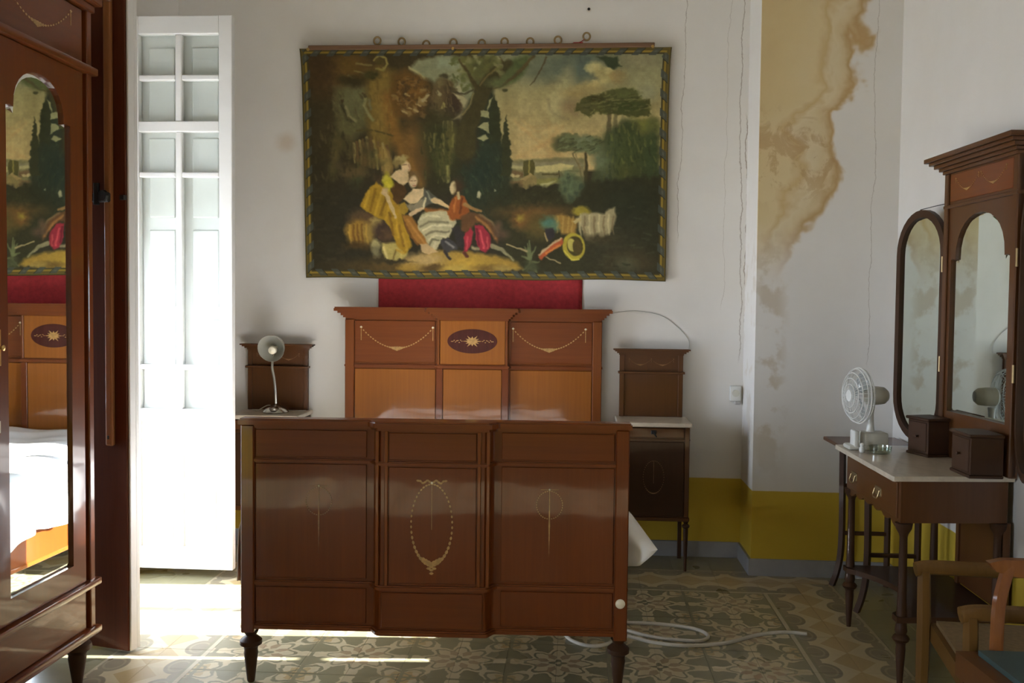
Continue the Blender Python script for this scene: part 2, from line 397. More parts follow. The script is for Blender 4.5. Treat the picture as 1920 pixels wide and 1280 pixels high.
def shrink(pts, d):
    n = len(pts); area = sum(pts[i][0] * pts[(i + 1) % n][1] - pts[(i + 1) % n][0] * pts[i][1] for i in range(n))
    sg = 1 if area > 0 else -1; out = []
    for i in range(n):
        a, b, c = Vector(pts[i - 1]), Vector(pts[i]), Vector(pts[(i + 1) % n])
        e1, e2 = (b - a).normalized(), (c - b).normalized()
        n1, n2 = Vector((-e1.y, e1.x)) * sg, Vector((-e2.y, e2.x)) * sg
        m = n1 + n2; m = m / max(m.length_squared / 2, 0.6)
        out.append((b.x + m.x * d, b.y + m.y * d))
    return out
def bevelled_glass(pts, y, bev, depth, name, mat, parent):
    mb = MB(); inn = shrink(pts, bev)
    A = [mb.bm.verts.new((p[0], y, p[1])) for p in pts]; B = [mb.bm.verts.new((p[0], y - depth, p[1])) for p in inn]
    n = len(A)
    for i in range(n): mb.bm.faces.new((A[i], A[(i + 1) % n], B[(i + 1) % n], B[i]))
    mb.bm.faces.new(B); C = [mb.bm.verts.new((p[0], y + 0.004, p[1])) for p in pts]
    for i in range(n): mb.bm.faces.new((C[i], C[(i + 1) % n], A[(i + 1) % n], A[i]))
    mb.bm.faces.new(C[::-1])
    return mb.build(name, mat, parent)
def beads(mb, pts, y, r, th=0.0012):
    """inlaid leaf shapes along a line on a front (facing -y)"""
    for i, p in enumerate(pts):
        a = pts[max(i - 1, 0)]; b = pts[min(i + 1, len(pts) - 1)]
        t = Vector((b[0] - a[0], b[1] - a[1])); t = t.normalized() if t.length > 1e-6 else Vector((1, 0)); u = Vector((-t.y, t.x))
        rr = r[i] if isinstance(r, list) else r; c = Vector(p)
        q = [c + t * rr * 1.5, c + t * rr * 0.5 + u * rr * 0.8, c - t * rr * 0.6 + u * rr * 0.7, c - t * rr * 1.4, c - t * rr * 0.6 - u * rr * 0.7, c + t * rr * 0.5 - u * rr * 0.8]
        mb.poly([(v.x, v.y) for v in q], 'y', y, y - th)
def line(mb, p, q, y, w=0.0015, th=0.0012):
    p, q = Vector(p), Vector(q); t = (q - p).normalized(); u = Vector((-t.y, t.x)) * w
    mb.poly([tuple(p + u), tuple(q + u), tuple(q - u), tuple(p - u)], 'y', y, y - th)
def swag(mb, xa, xb, zt, sag, y, r=0.004, n=26, drops=0.03):
    pts = [(xa + (xb - xa) * i / n, zt - sag * (1 - (2 * i / n - 1) ** 2)) for i in range(n + 1)]
    cr = [r * (1 + 1.6 * math.exp(-((i - n / 2) / 2.2) ** 2)) for i in range(n + 1)]
    beads(mb, pts, y, cr)
    cx, cz = (xa + xb) / 2, zt - sag
    for k in range(5): beads(mb, [(cx + (k - 2) * r * 2.2, cz - r * (2.2 - 0.8 * abs(k - 2)))], y - 0.0002, r * 1.5)
    for q in (xa, xb):
        beads(mb, [(q, zt + r * 0.5)], y - 0.0004, r * 1.5); line(mb, (q, zt), (q, zt - drops), y, r * 0.4)

# ------------------------------------------------------------------ the room
XL, XR, YB, YP, YF, ZC = -2.45, 1.74, 5.61, 5.25, -2.6, 4.3
fl = struct('floor', MB().box(XL - 0.45, XR + 0.1, YF, YB + 0.2, -0.12, -0.004), 'grout', label='bed of grout under the patterned cement floor tiles')
def tile_mesh(mat):
    m = MB().box(-0.5, 0.5, -0.5, 0.5, -0.02, 0.0); bm = m.bm
    me_o = m.build('tile', mat, fl); return me_o
tmesh = {}
rest = {}
xs = [(-2.45, -2.37), (-2.37, -2.16), (-2.16, -1.95), (-1.95, -1.75), (-1.75, -1.55)]
x = -1.55
for i in range(12): xs.append((x, x + 0.21167)); x += 0.21167
xs += [(0.99, 1.19), (1.19, 1.39), (1.39, 1.59), (1.59, 1.74)]
ys = [(5.31, 5.52), (5.52, 5.61), (5.11, 5.31), (4.91, 5.11)]
y = 4.91
while y > YF: ys.append((max(YF, y - 0.21), y)); y -= 0.21
def tile_kind(cx, cy):
    if cy > 5.31 or cx < -1.95 or cx > 1.39: return 'plain_tile'
    if cx > 0.99 and cy < 4.91 + (cx - 0.99): return 'border_tile_right'
    if cx < -1.55 and cy < 4.91 + (-1.55 - cx): return 'border_tile_left'
    if cy > 4.91: return 'border_tile_far'
    return 'field_tile'
for (y0, y1) in ys:
    for (x0, x1) in xs:
        cx, cyy = (x0 + x1) / 2, (y0 + y1) / 2; kd = tile_kind(cx, cyy); g = 0.0006
        if y0 > 3.1:
            if kd not in tmesh: tmesh[kd] = tile_mesh(kd); o = tmesh[kd]
            else: o = tmesh[kd].copy(); COL.objects.link(o)
            o.location = (cx, cyy, random.uniform(-0.0003, 0.0003)); o.scale = (x1 - x0 - 2 * g, y1 - y0 - 2 * g, 0.2)
        else:
            rest.setdefault(kd, MB()).box(x0 + g, x1 - g, y0 + g, y1 - g, -0.004, 0.0)
for kd, mb in rest.items():
    o = mb.build('tiles', kd, fl); o['kind'] = 'stuff'
struct('wall_back', MB().box(XL - 0.45, XR + 0.3, YB, YB + 0.2, 0, ZC), 'wall_plaster', label='white plaster back wall with ochre dado behind the bed')
struct('pillar', MB().poly([(0.985, YB), (0.985, YP), (XR, YP), (XR, YB)], 'z', 0, ZC), 'pillar_plaster', label='plaster pier with brown water stain beside the dressing table')
struct('wall_right', MB().box(XR, XR + 0.3, YF, YB + 0.2, 0, ZC), 'side_plaster', label='white plaster wall behind the dressing table')
struct('wall_front', MB().box(XL - 0.45, XR + 0.3, YF - 0.2, YF, 0, ZC), 'side_plaster')
wl = MB()
def wpiece(y0, y1, z0, z1): wl.box(XL - 0.45, XL, y0, y1, z0, z1)
wpiece(YF, -0.75, 0, ZC); wpiece(-0.75, 0.35, 3.03, ZC); wpiece(0.35, 3.665, 0, ZC)
wpiece(3.665, 3.725, 3.03, ZC); wpiece(3.725, 3.89, 0, ZC)  # slit added beside the doorway to let in a thin stripe of sun
wpiece(3.89, 4.73, 3.03, ZC); wpiece(4.73, YB, 0, ZC)
struct('wall_left', wl, 'side_plaster', label='thick plaster wall pierced by the balcony doorway')
struct('ceiling', MB().box(XL - 0.45, XR + 0.3, YF - 0.2, YB + 0.2, ZC, ZC + 0.15), 'ceiling_paint')
bh = 0.094
struct('baseboard_back', MB().box(XL, 0.985, YB - 0.014, YB, 0, bh, 0.003), 'baseboard_paint')
struct('baseboard_pillar', MB().poly([(0.985, YB - 0.014), (0.971, YB - 0.014), (0.971, YP - 0.014), (XR, YP - 0.014), (XR, YP), (0.985, YP)], 'z', 0, bh), 'baseboard_paint')
struct('baseboard_right', MB().box(XR - 0.014, XR, YF, YP - 0.014, 0, bh, 0.003), 'baseboard_paint')
struct('floor_balcony', MB().box(-4.6, XL - 0.45, -3, 7, -0.25, -0.02), 'terrace')
struct('ground', MB().box(-60, -4.6, -50, 60, -5.2, -5.0), 'terrace')
# door frame, outer blinds, and bars added to shape the sun patch
fr = MB(); fr.box(XL - 0.06, XL + 0.012, 4.73, 4.85, 0, 3.09, 0.004); fr.box(XL - 0.06, XL + 0.012, 3.76, 3.89, 0, 3.09, 0.004); fr.box(XL - 0.06, XL + 0.012, 3.76, 4.85, 3.03, 3.13, 0.004)
struct('trim_1', fr, 'white_paint', label='white frame of the balcony doorway')
struct('trim_4', MB().box(-2.93, -2.905, 3.60, 4.80, 1.88, 3.2), 'white_paint', label='outer roller blind half lowered over the balcony doorway')
struct('trim_5', MB().box(-2.93, -2.905, -0.85, 0.45, 1.75, 3.2), 'white_paint', label='outer roller blind of the second balcony doorway')
struct('stripe_bar', MB().box(-2.89, -2.85, 3.665, 3.725, 0.695, 0.725), 'white_paint', label='short bar added across the wall slit to break the sun stripe')  # unseen bar, added to interrupt the thin sun stripe
struct('shadow_bar', MB().box(-2.89, -2.85, 4.28, 4.325, -0.02, 3.03), 'white_paint', label='slim bar added outside the balcony doorway to cast a thin shadow line')  # unseen bar, added to draw a shadow line across the sun patch

# far door leaf: glazed, white, swung into the room
d1 = MB(); LX, LY = -2.43, 4.86
d1o = bpy.data.objects.new('door_1', None); COL.objects.link(d1o); d1o.location = (LX, LY, 0); d1o['kind'] = 'structure'
d1o['label'] = 'white glazed door leaf swung open beside the bed'
def dp(name, x0, x1, y0, y1, z0, z1, bev=0.004, mat='white_paint', par=None):
    return MB().box(x0 - LX, x1 - LX, y0, y1, z0, z1, bev, 2).build(name, mat, par or d1o)
XA, XB_, XC, XD, XE, XF_ = -2.43, -2.345, -2.145, -2.11, -1.907, -1.835
dp('stile', XA, XB_, 0, 0.045, 0.05, 3.005); dp('stile', XE, XF_, 0, 0.045, 0.05, 3.005)
for (z0, z1) in ((2.909, 3.005), (2.396, 2.452), (0.852, 0.919), (0.05, 0.172)): dp('rail', XB_, XE, 0.0, 0.045, z0, z1)
for (z0, z1) in ((2.452, 2.909), (0.919, 2.396)): dp('muntin', XC, XD, 0.004, 0.04, z0, z1, 0.006)
for (z0, z1) in ((2.667, 2.697), (2.156, 2.184), (1.129, 1.158)):
    for (a, b) in ((XB_, XC), (XD, XE)): dp('muntin', a, b, 0.004, 0.04, z0, z1, 0.006)
for (z0, z1) in ((2.697, 2.909), (2.452, 2.667), (2.184, 2.396), (1.158, 2.156), (0.919, 1.129)):
    for (a, b) in ((XB_, XC), (XD, XE)): dp('pane', a, b, 0.026, 0.029, z0, z1, 0, 'glass')
dp('rail', XC, XD, 0.0, 0.045, 0.172, 0.852)
for (a, b) in ((XB_, XC), (XD, XE)):
    pn = dp('panel', a, b, 0.016, 0.034, 0.172, 0.852, 0)
    MB().box(a - LX + 0.025, b - LX - 0.025, 0.006, 0.02, 0.205, 0.82, 0.009).build('raised_field', 'white_paint', pn)
for (a, b) in ((XB_ - 0.02, -2.128), (-2.126, XE + 0.02)):
    sh = dp('shutter', a, b, 0.052, 0.072, 0.90, 2.93, 0.002); sh['label'] = 'white folding shutter behind the glass'
    for (z0, z1) in ((2.44, 2.85), (1.945, 2.37), (1.465, 1.88), (0.985, 1.40)):
        MB().box(a - LX + 0.055, b - LX - 0.038, 0.044, 0.056, z0, z1, 0.007, 2).build('raised_field', 'white_paint', sh)
# near door leaf: brown inside face, white edge, iron bolt
ang = math.atan2(3.785 - 3.93, -1.872 + 2.41)
d2 = bpy.data.objects.new('door_2', None); COL.objects.link(d2); d2.location = (-2.41, 3.935, 0); d2.rotation_euler = (0, 0, ang); d2['kind'] = 'structure'
d2['label'] = 'door leaf with dark brown shutter face behind the mirrored wardrobe'
DL = 0.556
MB().box(0, DL - 0.004, -0.012, 0.03, 0.012, 3.02, 0.003).build('shutter_face', 'shutter_wood', d2)
MB().box(0, DL + 0.004, 0.030, 0.052, 0.012, 3.02, 0.004, 2).box(DL - 0.004, DL + 0.006, -0.006, 0.03, 0.012, 3.02, 0.004, 2).build('edge_stile', 'white_paint', d2)
MB().box(DL - 0.098, DL - 0.062, -0.036, -0.012, 0.886, 3.02, 0.008, 2).build('closing_bar', 'bar_wood', d2)
bo = MB(); bo.box(DL - 0.145, DL - 0.055, -0.055, -0.036, 1.905, 1.945, 0.006).lathe([(0.012, 0), (0.012, 0.09)], (DL - 0.12, -0.05, 1.895), 10).lathe([(0.022, 0), (0.025, 0.012), (0.015, 0.022)], (DL - 0.075, -0.07, 1.93), 10, 'y').box(DL - 0.02, DL, -0.03, -0.012, 1.915, 1.935)
bo.build('bolt', 'iron', d2)
MB().box(DL - 0.085, DL - 0.076, -0.040, -0.034, 0.915, 0.93, 0.002).build('screw', 'iron', d2)
MB().lathe([(0.006, 0), (0.014, 0.012), (0.012, 0.03), (0.0, 0.034)], (DL - 0.02, -0.012, 1.50), 10, 'y').build('knob', 'iron', d2)

# ------------------------------------------------------------------ bed
BC = (-0.58, 4.53, 0.0)
bed = thing('bed', 'mahogany double bed with marquetry headboard and panelled footboard', 'bed', BC, math.radians(2.05))
BX = BC[0]
def bpart(mb, name, mat, par=None, smooth=False): return mb.build(name, mat, par or bed, smooth, BC)
def fplan(off, hw=0.745, fy=3.555, by=3.60, proj=0.045, cw=0.205, tr=0.035):
    """plan of a board with a breakfront centre, off = moulding overhang"""
    pts = [(BX - hw - off, by), (BX - hw - off, fy - off)]
    for sgn in (-1, 1):
        seg = []
        for i in range(7):
            t = i / 6; e = t * t * (3 - 2 * t)
            seg.append((BX + sgn * (cw + off + tr * (1 - t)), fy - off - proj * e))
        pts += seg if sgn < 0 else seg[::-1]
    pts += [(BX + hw + off, fy - off), (BX + hw + off, by)]
    return pts
fb = bpart(MB().poly(fplan(-0.006), 'z', 0.235, 1.02), 'footboard', 'mahogany')
fb['label'] = 'panelled footboard with bowed centre'
cap = MB().poly(fplan(0.006), 'z', 1.012, 1.024).poly(fplan(0.016, by=3.612), 'z', 1.024, 1.042).poly(fplan(0.010, by=3.608), 'z', 1.042, 1.048)
bpart(cap, 'cap_rail', 'mahogany_light_across', fb)
for (z, h) in ((0.885, 0.016), (0.405, 0.020), (0.230, 0.022)):
    bpart(MB().poly(fplan(0.002), 'z', z - h / 2, z + h / 2).poly(fplan(0.008), 'z', z - h / 4, z + h / 4), 'moulding', 'mahogany_light_across', fb)
FY, FYC = 3.555, 3.51
for sgn in (-1, 1):
    xo, xi = BX + sgn * 0.752, BX + sgn * 0.700
    bpart(MB().box(min(xo, xi), max(xo, xi), FY - 0.012, 3.607, 0.205, 1.022, 0.004), 'post', 'mahogany', fb)
    lx = BX + sgn * 0.722
    leg = MB().lathe([(0.030, 0.205), (0.020, 0.188), (0.030, 0.180), (0.043, 0.168), (0.043, 0.152), (0.028, 0.142), (0.026, 0.128), (0.028, 0.118), (0.015, 0.006), (0.012, 0.0)], (lx, 3.578, 0), 16)
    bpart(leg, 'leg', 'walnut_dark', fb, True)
    for q in (0.213, 0.178):
        xq = BX + sgn * q
        bpart(MB().box(xq - 0.007, xq + 0.007, FYC - 0.004, FYC + 0.02, 0.415, 1.012, 0.003, 2), 'stile', 'mahogany_light', fb)
# panels
def bpanel(x0, x1, y, z0, z1, mat, par, fr=0.02):
    o = bpart(MB().box(x0, x1, y - 0.003, y + 0.006, z0, z1, 0.002), 'panel', mat, par)
    return o
pL = []
for sgn in (-1, 1):
    a, b = sorted((BX + sgn * 0.696, BX + sgn * 0.262))
    for (z0, z1) in ((0.90, 1.005), (0.425, 0.873), (0.25, 0.388)):
        pL.append(bpanel(a, b, FY + 0.003, z0, z1, 'mahogany' if z1 < 0.9 else 'mahogany_across', fb))
pc = [bpanel(BX - 0.168, BX + 0.168, FYC + 0.003, z0, z1, 'mahogany' if z1 < .9 else 'mahogany_across', fb) for (z0, z1) in ((0.90, 1.005), (0.425, 0.873))]
pc.append(bpanel(BX - 0.195, BX + 0.195, FYC + 0.003, 0.25, 0.388, 'mahogany_across', fb))
# marquetry of the footboard
iy = FYC - 0.001
inl = MB(); n = 46; cx, cz = BX - 0.002, 0.655
pts = [(cx + 0.079 * math.sin(2 * PI * i / n), cz + 0.155 * math.cos(2 * PI * i / n)) for i in range(n)]
beads(inl, pts, iy, [0.0042 * (1 + 0.9 * max(0, -math.cos(2 * PI * i / n))) for i in range(n)])
for k in range(-4, 5):
    for j in range(4 - abs(k)): beads(inl, [(cx + k * 0.011, cz - 0.150 - j * 0.013 + abs(k) * 0.006)], iy - 0.0004, 0.0062)
for sgn in (-1, 1): beads(inl, [(cx + sgn * (0.008 + 0.009 * i), cz + 0.164 + 0.005 * math.sin(i * 1.7)) for i in range(6)], iy, 0.005)
line(inl, (cx, cz + 0.15), (cx, cz - 0.02), iy, 0.0009)
bpart(inl, 'inlay', 'inlay', fb)
bpart(MB().lathe([(0.005, 0), (0.004, -0.003), (0, -0.004)], (cx, iy, cz + 0.160), 10, 'y'), 'inlay_dot', 'bone', fb)
for sgn, mt in ((1, 'inlay'), (-1, 'inlay_faint')):
    inl = MB(); cx2, cz2 = BX + sgn * 0.448, 0.728; yy = FY - 0.001
    pts = [(cx2 + 0.050 * math.sin(2 * PI * i / 36), cz2 + 0.054 * math.cos(2 * PI * i / 36)) for i in range(36)]
    beads(inl, pts, yy, 0.0024)
    line(inl, (cx2 - 0.035, cz2 + 0.060), (cx2 + 0.035, cz2 + 0.060), yy, 0.0009)
    inl.poly([(cx2 - 0.0010, cz2 + 0.055), (cx2 + 0.0010, cz2 + 0.055), (cx2 + 0.003, cz2 - 0.08), (cx2, cz2 - 0.205), (cx2 - 0.003, cz2 - 0.08)], 'y', yy, yy - 0.001)
    bpart(inl, 'inlay', mt, fb)
    bpart(MB().lathe([(0.004, 0), (0.003, -0.003), (0, -0.004)], (cx2, yy, cz2 + 0.060), 10, 'y'), 'inlay_dot', 'bone', fb)
bpart(MB().lathe([(0.017, 0), (0.019, -0.004), (0.015, -0.008), (0.0, -0.010)], (BX + 0.724, FY - 0.012, 0.353), 16, 'y'), 'bolt_cover', 'bone', fb, True)
# headboard
HY = 5.50
hb = bpart(MB().poly(fplan(-0.006, 0.755, HY, HY + 0.045, 0.03, 0.207, 0.012), 'z', 0.30, 1.405), 'headboard', 'mahogany_light')
hb['label'] = 'tall headboard with inlaid frieze and cornice'
hp = lambda o, by=HY + 0.05: fplan(o, 0.757, HY, by, 0.032, 0.207, 0.012)
bpart(MB().poly(hp(0.004), 'z', 1.400, 1.412).poly(hp(0.016), 'z', 1.412, 1.424).poly(hp(0.028), 'z', 1.424, 1.438).poly(hp(0.044), 'z', 1.438, 1.450).poly(hp(0.062), 'z', 1.450, 1.466).poly(hp(0.058), 'z', 1.466, 1.474), 'cornice', 'mahogany_light_across', hb)
bpart(MB().poly(hp(0.002), 'z', 1.115, 1.139).poly(hp(0.009), 'z', 1.121, 1.133), 'moulding', 'mahogany_light_across', hb)
for sgn in (-1, 1):
    a, b = sorted((BX + sgn * 0.762, BX + sgn * 0.708))
    bpart(MB().box(a, b, HY - 0.012, HY + 0.05, 0.0, 1.402, 0.004), 'post', 'mahogany_light', hb)
    a, b = sorted((BX + sgn * 0.704, BX + sgn * 0.225))
    bpart(MB().box(a, b, HY - 0.002, HY + 0.006, 1.150, 1.395, 0.002), 'panel', 'mahogany_light_across', hb)
    a, b = sorted((BX + sgn * 0.704, BX + sgn * 0.222))
    bpart(MB().box(a, b, HY - 0.002, HY + 0.006, 0.62, 1.108, 0.002), 'panel', 'satinwood', hb)
    a, b = sorted((BX + sgn * 0.214, BX + sgn * 0.176))
    bpart(MB().box(a, b, HY - 0.036, HY - 0.02, 0.62, 1.115, 0.002), 'stile', 'mahogany', hb)
    xq = BX + sgn * 0.201
    bpart(MB().box(xq - 0.006, xq + 0.006, HY - 0.040, HY - 0.02, 1.139, 1.402, 0.002), 'stile', 'mahogany_light', hb)
    xc = BX + sgn * 0.452
    inl = MB(); swag(inl, xc - 0.215, xc + 0.213, 1.352, 0.120, HY - 0.002, 0.0048, 30, 0.075); bpart(inl, 'inlay', 'inlay', hb)
    for q in (-0.215, 0.213): bpart(MB().lathe([(0.006, 0), (0.005, -0.004), (0, -0.005)], (xc + q, HY - 0.003, 1.356), 10, 'y'), 'inlay_dot', 'bone', hb)
bpart(MB().box(BX - 0.192, BX + 0.192, HY - 0.036, HY - 0.02, 1.142, 1.400, 0.002), 'panel', 'satinwood', hb)
bpart(MB().box(BX - 0.172, BX + 0.172, HY - 0.034, HY - 0.02, 0.62, 1.112, 0.002), 'panel', 'satinwood', hb)
oc = (BX - 0.002, 1.279)
bpart(MB().poly([(oc[0] + 0.147 * math.cos(2 * PI * i / 48), oc[1] + 0.072 * math.sin(2 * PI * i / 48)) for i in range(48)], 'y', HY - 0.036, HY - 0.0375), 'oval_inlay', 'dark_inlay', hb)
st = MB(); pts = []
for i in range(24):
    rr = (0.052, 0.030, 0.040, 0.030)[i % 4] if i % 2 == 0 else 0.024
    pts.append((oc[0] + 1.15 * rr * math.cos(2 * PI * i / 24), oc[1] + 0.72 * rr * math.sin(2 * PI * i / 24)))
st.poly(pts, 'y', HY - 0.0375, HY - 0.039)
for sgn in (-1, 1):
    for i in range(9): beads(st, [(oc[0] + sgn * (0.062 + 0.0075 * i), oc[1] + 0.009 * math.sin(i * 2.3) * (1 - i / 14))], HY - 0.0375, 0.0032)
bpart(st, 'star_inlay', 'inlay', hb)
for sgn in (-1, 1):
    xr = BX + sgn * 0.712
    sr = bpart(MB().box(xr - 0.016, xr + 0.016, 3.607, 5.488, 0.272, 0.47, 0.006), 'side_rail', 'mahogany')
    for (z0, z1) in ((0.272, 0.292), (0.448, 0.470)):
        bpart(MB().box(xr + sgn * 0.012 - 0.010, xr + sgn * 0.012 + 0.010, 3.612, 5.484, z0, z1, 0.004), 'moulding', 'mahogany_light', sr)
for i in range(9): bpart(MB().box(BX - 0.69, BX + 0.69, 3.72 + i * 0.2, 3.80 + i * 0.2, 0.30, 0.325), 'slat', 'beech')
hk = MB(); hk.tube(spline([(-0.98, 3.80, 0.29), (-0.93, 3.80, 0.235), (-0.87, 3.80, 0.215), (-0.81, 3.80, 0.232), (-0.76, 3.80, 0.29)], 6), 0.006)
bpart(hk, 'slat_strap', 'old_brass'); bpart(MB().tube(spline([(-0.86, 3.82, 0.216), (-0.85, 3.82, 0.195), (-0.82, 3.82, 0.205), (-0.79, 3.82, 0.235), (-0.78, 3.82, 0.29)], 6), 0.008), 'slat_hook', 'iron')
# mattress and sheet
mt = thing('mattress', 'thick mattress on the bed under the white sheet', 'mattress', (BC[0], BC[1], 0.33), math.radians(2.05))
MB().box(-0.69, 0.69, -0.905, 0.915, 0.0, 0.335, 0.05, 3).build('mattress_body', 'ticking', mt, True)
def sheet():
    nx, ny = 96, 96; bm = MB(); V = []
    rs = np.random.RandomState(3); ph = rs.uniform(0, 6.28, 12)
    for j in range(-8, ny + 1):
        f = max(0.0, -j / 8.0); t = max(0, j) / ny; yy = -0.885 + 1.80 * t; row = []
        left_hang = 0.27 + 0.05 * math.sin(t * 9 + 1) + 0.03 * math.sin(t * 23)
        k = math.exp(-((t - 0.0) / 0.10) ** 2)
        right_hang = 0.08 + 0.135 * k + 0.01 * math.sin(t * 17)
        for i in range(nx + 1):
            s_ = i / nx; L0, Wd = left_hang, 1.44; tot = L0 + Wd + right_hang; a = s_ * tot
            if a < L0:
                q = (L0 - a); fold = 0.022 * math.sin(t * 46 + 2.0 * math.sin(t * 7)) * min(1, q / 0.12) + 0.012 * math.sin(t * 90 + ph[1]) * min(1, q / 0.2)
                p = (-0.755 - 0.03 * min(1, q / 0.1) + fold, yy - 0.01 * f, 0.695 - q)
            elif a < L0 + Wd:
                u = (a - L0) / Wd; e = min(u, 1 - u) * Wd; z = 0.715 - 0.03 * math.exp(-e / 0.03)
                z += 0.010 * math.sin(7 * u + 9 * t + ph[2]) * math.sin(13 * t + ph[3]) + 0.007 * math.sin(23 * u - 14 * t + ph[4]) + 0.004 * math.sin(41 * t + 18 * u)
                p = (-0.735 + u * 1.47, yy - 0.015 * f, max(z, 0.692) - 0.16 * f)
            else:
                q = a - L0 - Wd; h = q / right_hang; fold = 0.012 * math.sin(t * 60) * min(1, q / 0.1)
                flare = 0.122 * min(1, h / 0.72) if h < 0.72 else 0.122 - 0.07 * (h - 0.72) / 0.28
                out = 0.02 * min(1, q / 0.03) + k * flare + fold * (1 - k)
                bx_ = 0.735 + out * (1 - 0.92 * f)
                p = (bx_, yy - 0.012 * f + 0.020 * math.sin(h * 5 + f * 4) * k * min(1, h * 3) - 0.012 * math.sin(PI * f) * h, 0.695 - q - 0.015 * f * h)
            row.append(p)
        V.append(row)
    bm.rings(V, closed_ring=False)
    o = bm.build('bed_sheet', 'linen', None, True)
    md = o.modifiers.new('thick', 'SOLIDIFY'); md.thickness = 0.004
    o.location = (BC[0], BC[1], 0); o.rotation_euler = (0, 0, math.radians(2.05))
    tag(o, 'crumpled white sheet spread over the bed, hanging down beside the footboard', 'sheet')
sheet()

# ------------------------------------------------------------------ nightstands
def nightstand(loc, label):
    t = thing('nightstand', label, 'nightstand', loc, 0, 'matching nightstands beside the bed')
    w, d = 0.198, 0.30
    MB().box(-w, w, 0.008, d, 0.285, 0.818, 0.004).build('cabinet_body', 'walnut', t)
    MB().box(-w - 0.006, w + 0.006, -0.004, d, 0.285, 0.308, 0.004).build('moulding', 'walnut_across', t); MB().box(-w - 0.004, w + 0.004, 0.0, d, 0.742, 0.752, 0.003).build('moulding', 'walnut_across', t)
    for sx in (-1, 1):
        MB().box(sx * (w - 0.013) - 0.014, sx * (w - 0.013) + 0.014, -0.004, 0.02, 0.308, 0.818, 0.003).build('stile', 'walnut', t)
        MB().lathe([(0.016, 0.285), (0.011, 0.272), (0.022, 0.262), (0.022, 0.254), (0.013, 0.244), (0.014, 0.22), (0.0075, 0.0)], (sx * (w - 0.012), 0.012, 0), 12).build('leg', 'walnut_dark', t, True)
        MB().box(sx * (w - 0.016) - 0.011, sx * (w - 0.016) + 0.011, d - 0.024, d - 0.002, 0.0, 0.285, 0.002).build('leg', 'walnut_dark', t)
    dr = MB().box(-w + 0.03, w - 0.03, -0.006, 0.012, 0.758, 0.812, 0.003).build('drawer', 'walnut_across', t)
    MB().box(-0.018, 0.012, -0.010, -0.006, 0.778, 0.800, 0.002).tube([(-0.002, -0.012, 0.79), (0.004, -0.018, 0.775), (0.012, -0.016, 0.764)], 0.004, 6).build('handle', 'iron', dr)
    dd = MB().box(-w + 0.03, w - 0.03, -0.006, 0.012, 0.315, 0.735, 0.003).build('door', 'walnut_dark', t)
    il = MB(); n = 40
    beads(il, [(0.058 * math.sin(2 * PI * i / n), 0.535 + 0.092 * math.cos(2 * PI * i / n)) for i in range(n)], -0.006, [0.002 * (1 + 1.2 * max(0, -math.cos(2 * PI * i / n)) ** 3) for i in range(n)])
    line(il, (0, 0.625), (0, 0.50), -0.006, 0.0008); il.build('inlay', 'inlay_faint', dd)
    MB().box(-w - 0.012, w + 0.012, -0.022, d + 0.01, 0.819, 0.843, 0.005, 2).build('marble_top', 'marble', t)
    MB().box(-0.186, 0.186, d - 0.018, d, 0.843, 1.222, 0.002).build('back_panel', 'walnut', t)
    for sx in (-1, 1): MB().box(sx * 0.172 - 0.014, sx * 0.172 + 0.014, d - 0.026, d - 0.01, 0.843, 1.215, 0.002).build('stile', 'walnut', t)
    MB().box(-0.195, 0.195, d - 0.05, d, 1.098, 1.112, 0.004, 2).build('shelf', 'walnut_across', t)
    MB().box(-0.19, 0.19, d - 0.026, d, 1.208, 1.218).box(-0.202, 0.202, d - 0.04, d, 1.218, 1.228).box(-0.214, 0.214, d - 0.052, d, 1.228, 1.236).box(-0.225, 0.225, d - 0.062, d, 1.236, 1.245, 0.002).build('cornice', 'walnut_across', t)
    il = MB(); swag(il, -0.13, 0.0, 1.185, 0.035, d - 0.0182, 0.0018, 18, 0.02); swag(il, 0.0, 0.13, 1.185, 0.035, d - 0.0182, 0.0018, 18, 0.02); il.build('inlay', 'inlay_faint', t)
    return t
nightstand((0.440, 5.272, 0), 'dark wood nightstand with marble top near the wall socket')
nightstand((-1.812, 5.272, 0), 'dark wood nightstand with marble top carrying the silver gooseneck lamp')
# gooseneck lamp
lp = thing('desk_lamp', 'silver gooseneck desk lamp standing on marble nightstand', 'lamp', (-1.775, 5.40, 0.844))
MB().lathe([(0.074, 0), (0.076, 0.006), (0.066, 0.022), (0.042, 0.038), (0.018, 0.048), (0.010, 0.054)], (0, 0, 0), 24).build('base', 'chrome', lp, True)
MB().lathe([(0.026, 0), (0.028, 0.012), (0.016, 0.020), (0.0, 0.023)], (0.006, -0.052, 0.020), 14).build('switch', 'chrome', lp, True)
MB().tube(spline([(0, 0, 0.045), (-0.002, 0, 0.12), (-0.010, 0.002, 0.20), (-0.024, 0.006, 0.27), (-0.022, 0.024, 0.33), (-0.016, 0.040, 0.37), (-0.014, 0.03, 0.395)], 8), 0.008, 10).build('gooseneck', 'chrome', lp, True)
sh = MB(); prof = [(0.018, 0.075), (0.030, 0.068), (0.050, 0.045), (0.070, 0.010), (0.080, -0.035), (0.0785, -0.035), (0.0685, 0.008), (0.048, 0.042), (0.028, 0.062), (0.010, 0.066)]
sh.lathe(prof, (0, 0, 0), 28, 'y')
so = sh.build('shade', 'lamp_inside', lp, True); so.location = (-0.014, -0.015, 0.388); so.rotation_euler = (math.radians(12), 0, 0)
bl = MB().lathe([(0.012, 0.06), (0.013, 0.03), (0.020, 0.012), (0.026, -0.004), (0.022, -0.020), (0.010, -0.028), (0.0, -0.030)], (0, 0, 0), 16, 'y').build('bulb', 'bulb', so, True); bl.location = (0.0, 0, -0.016)
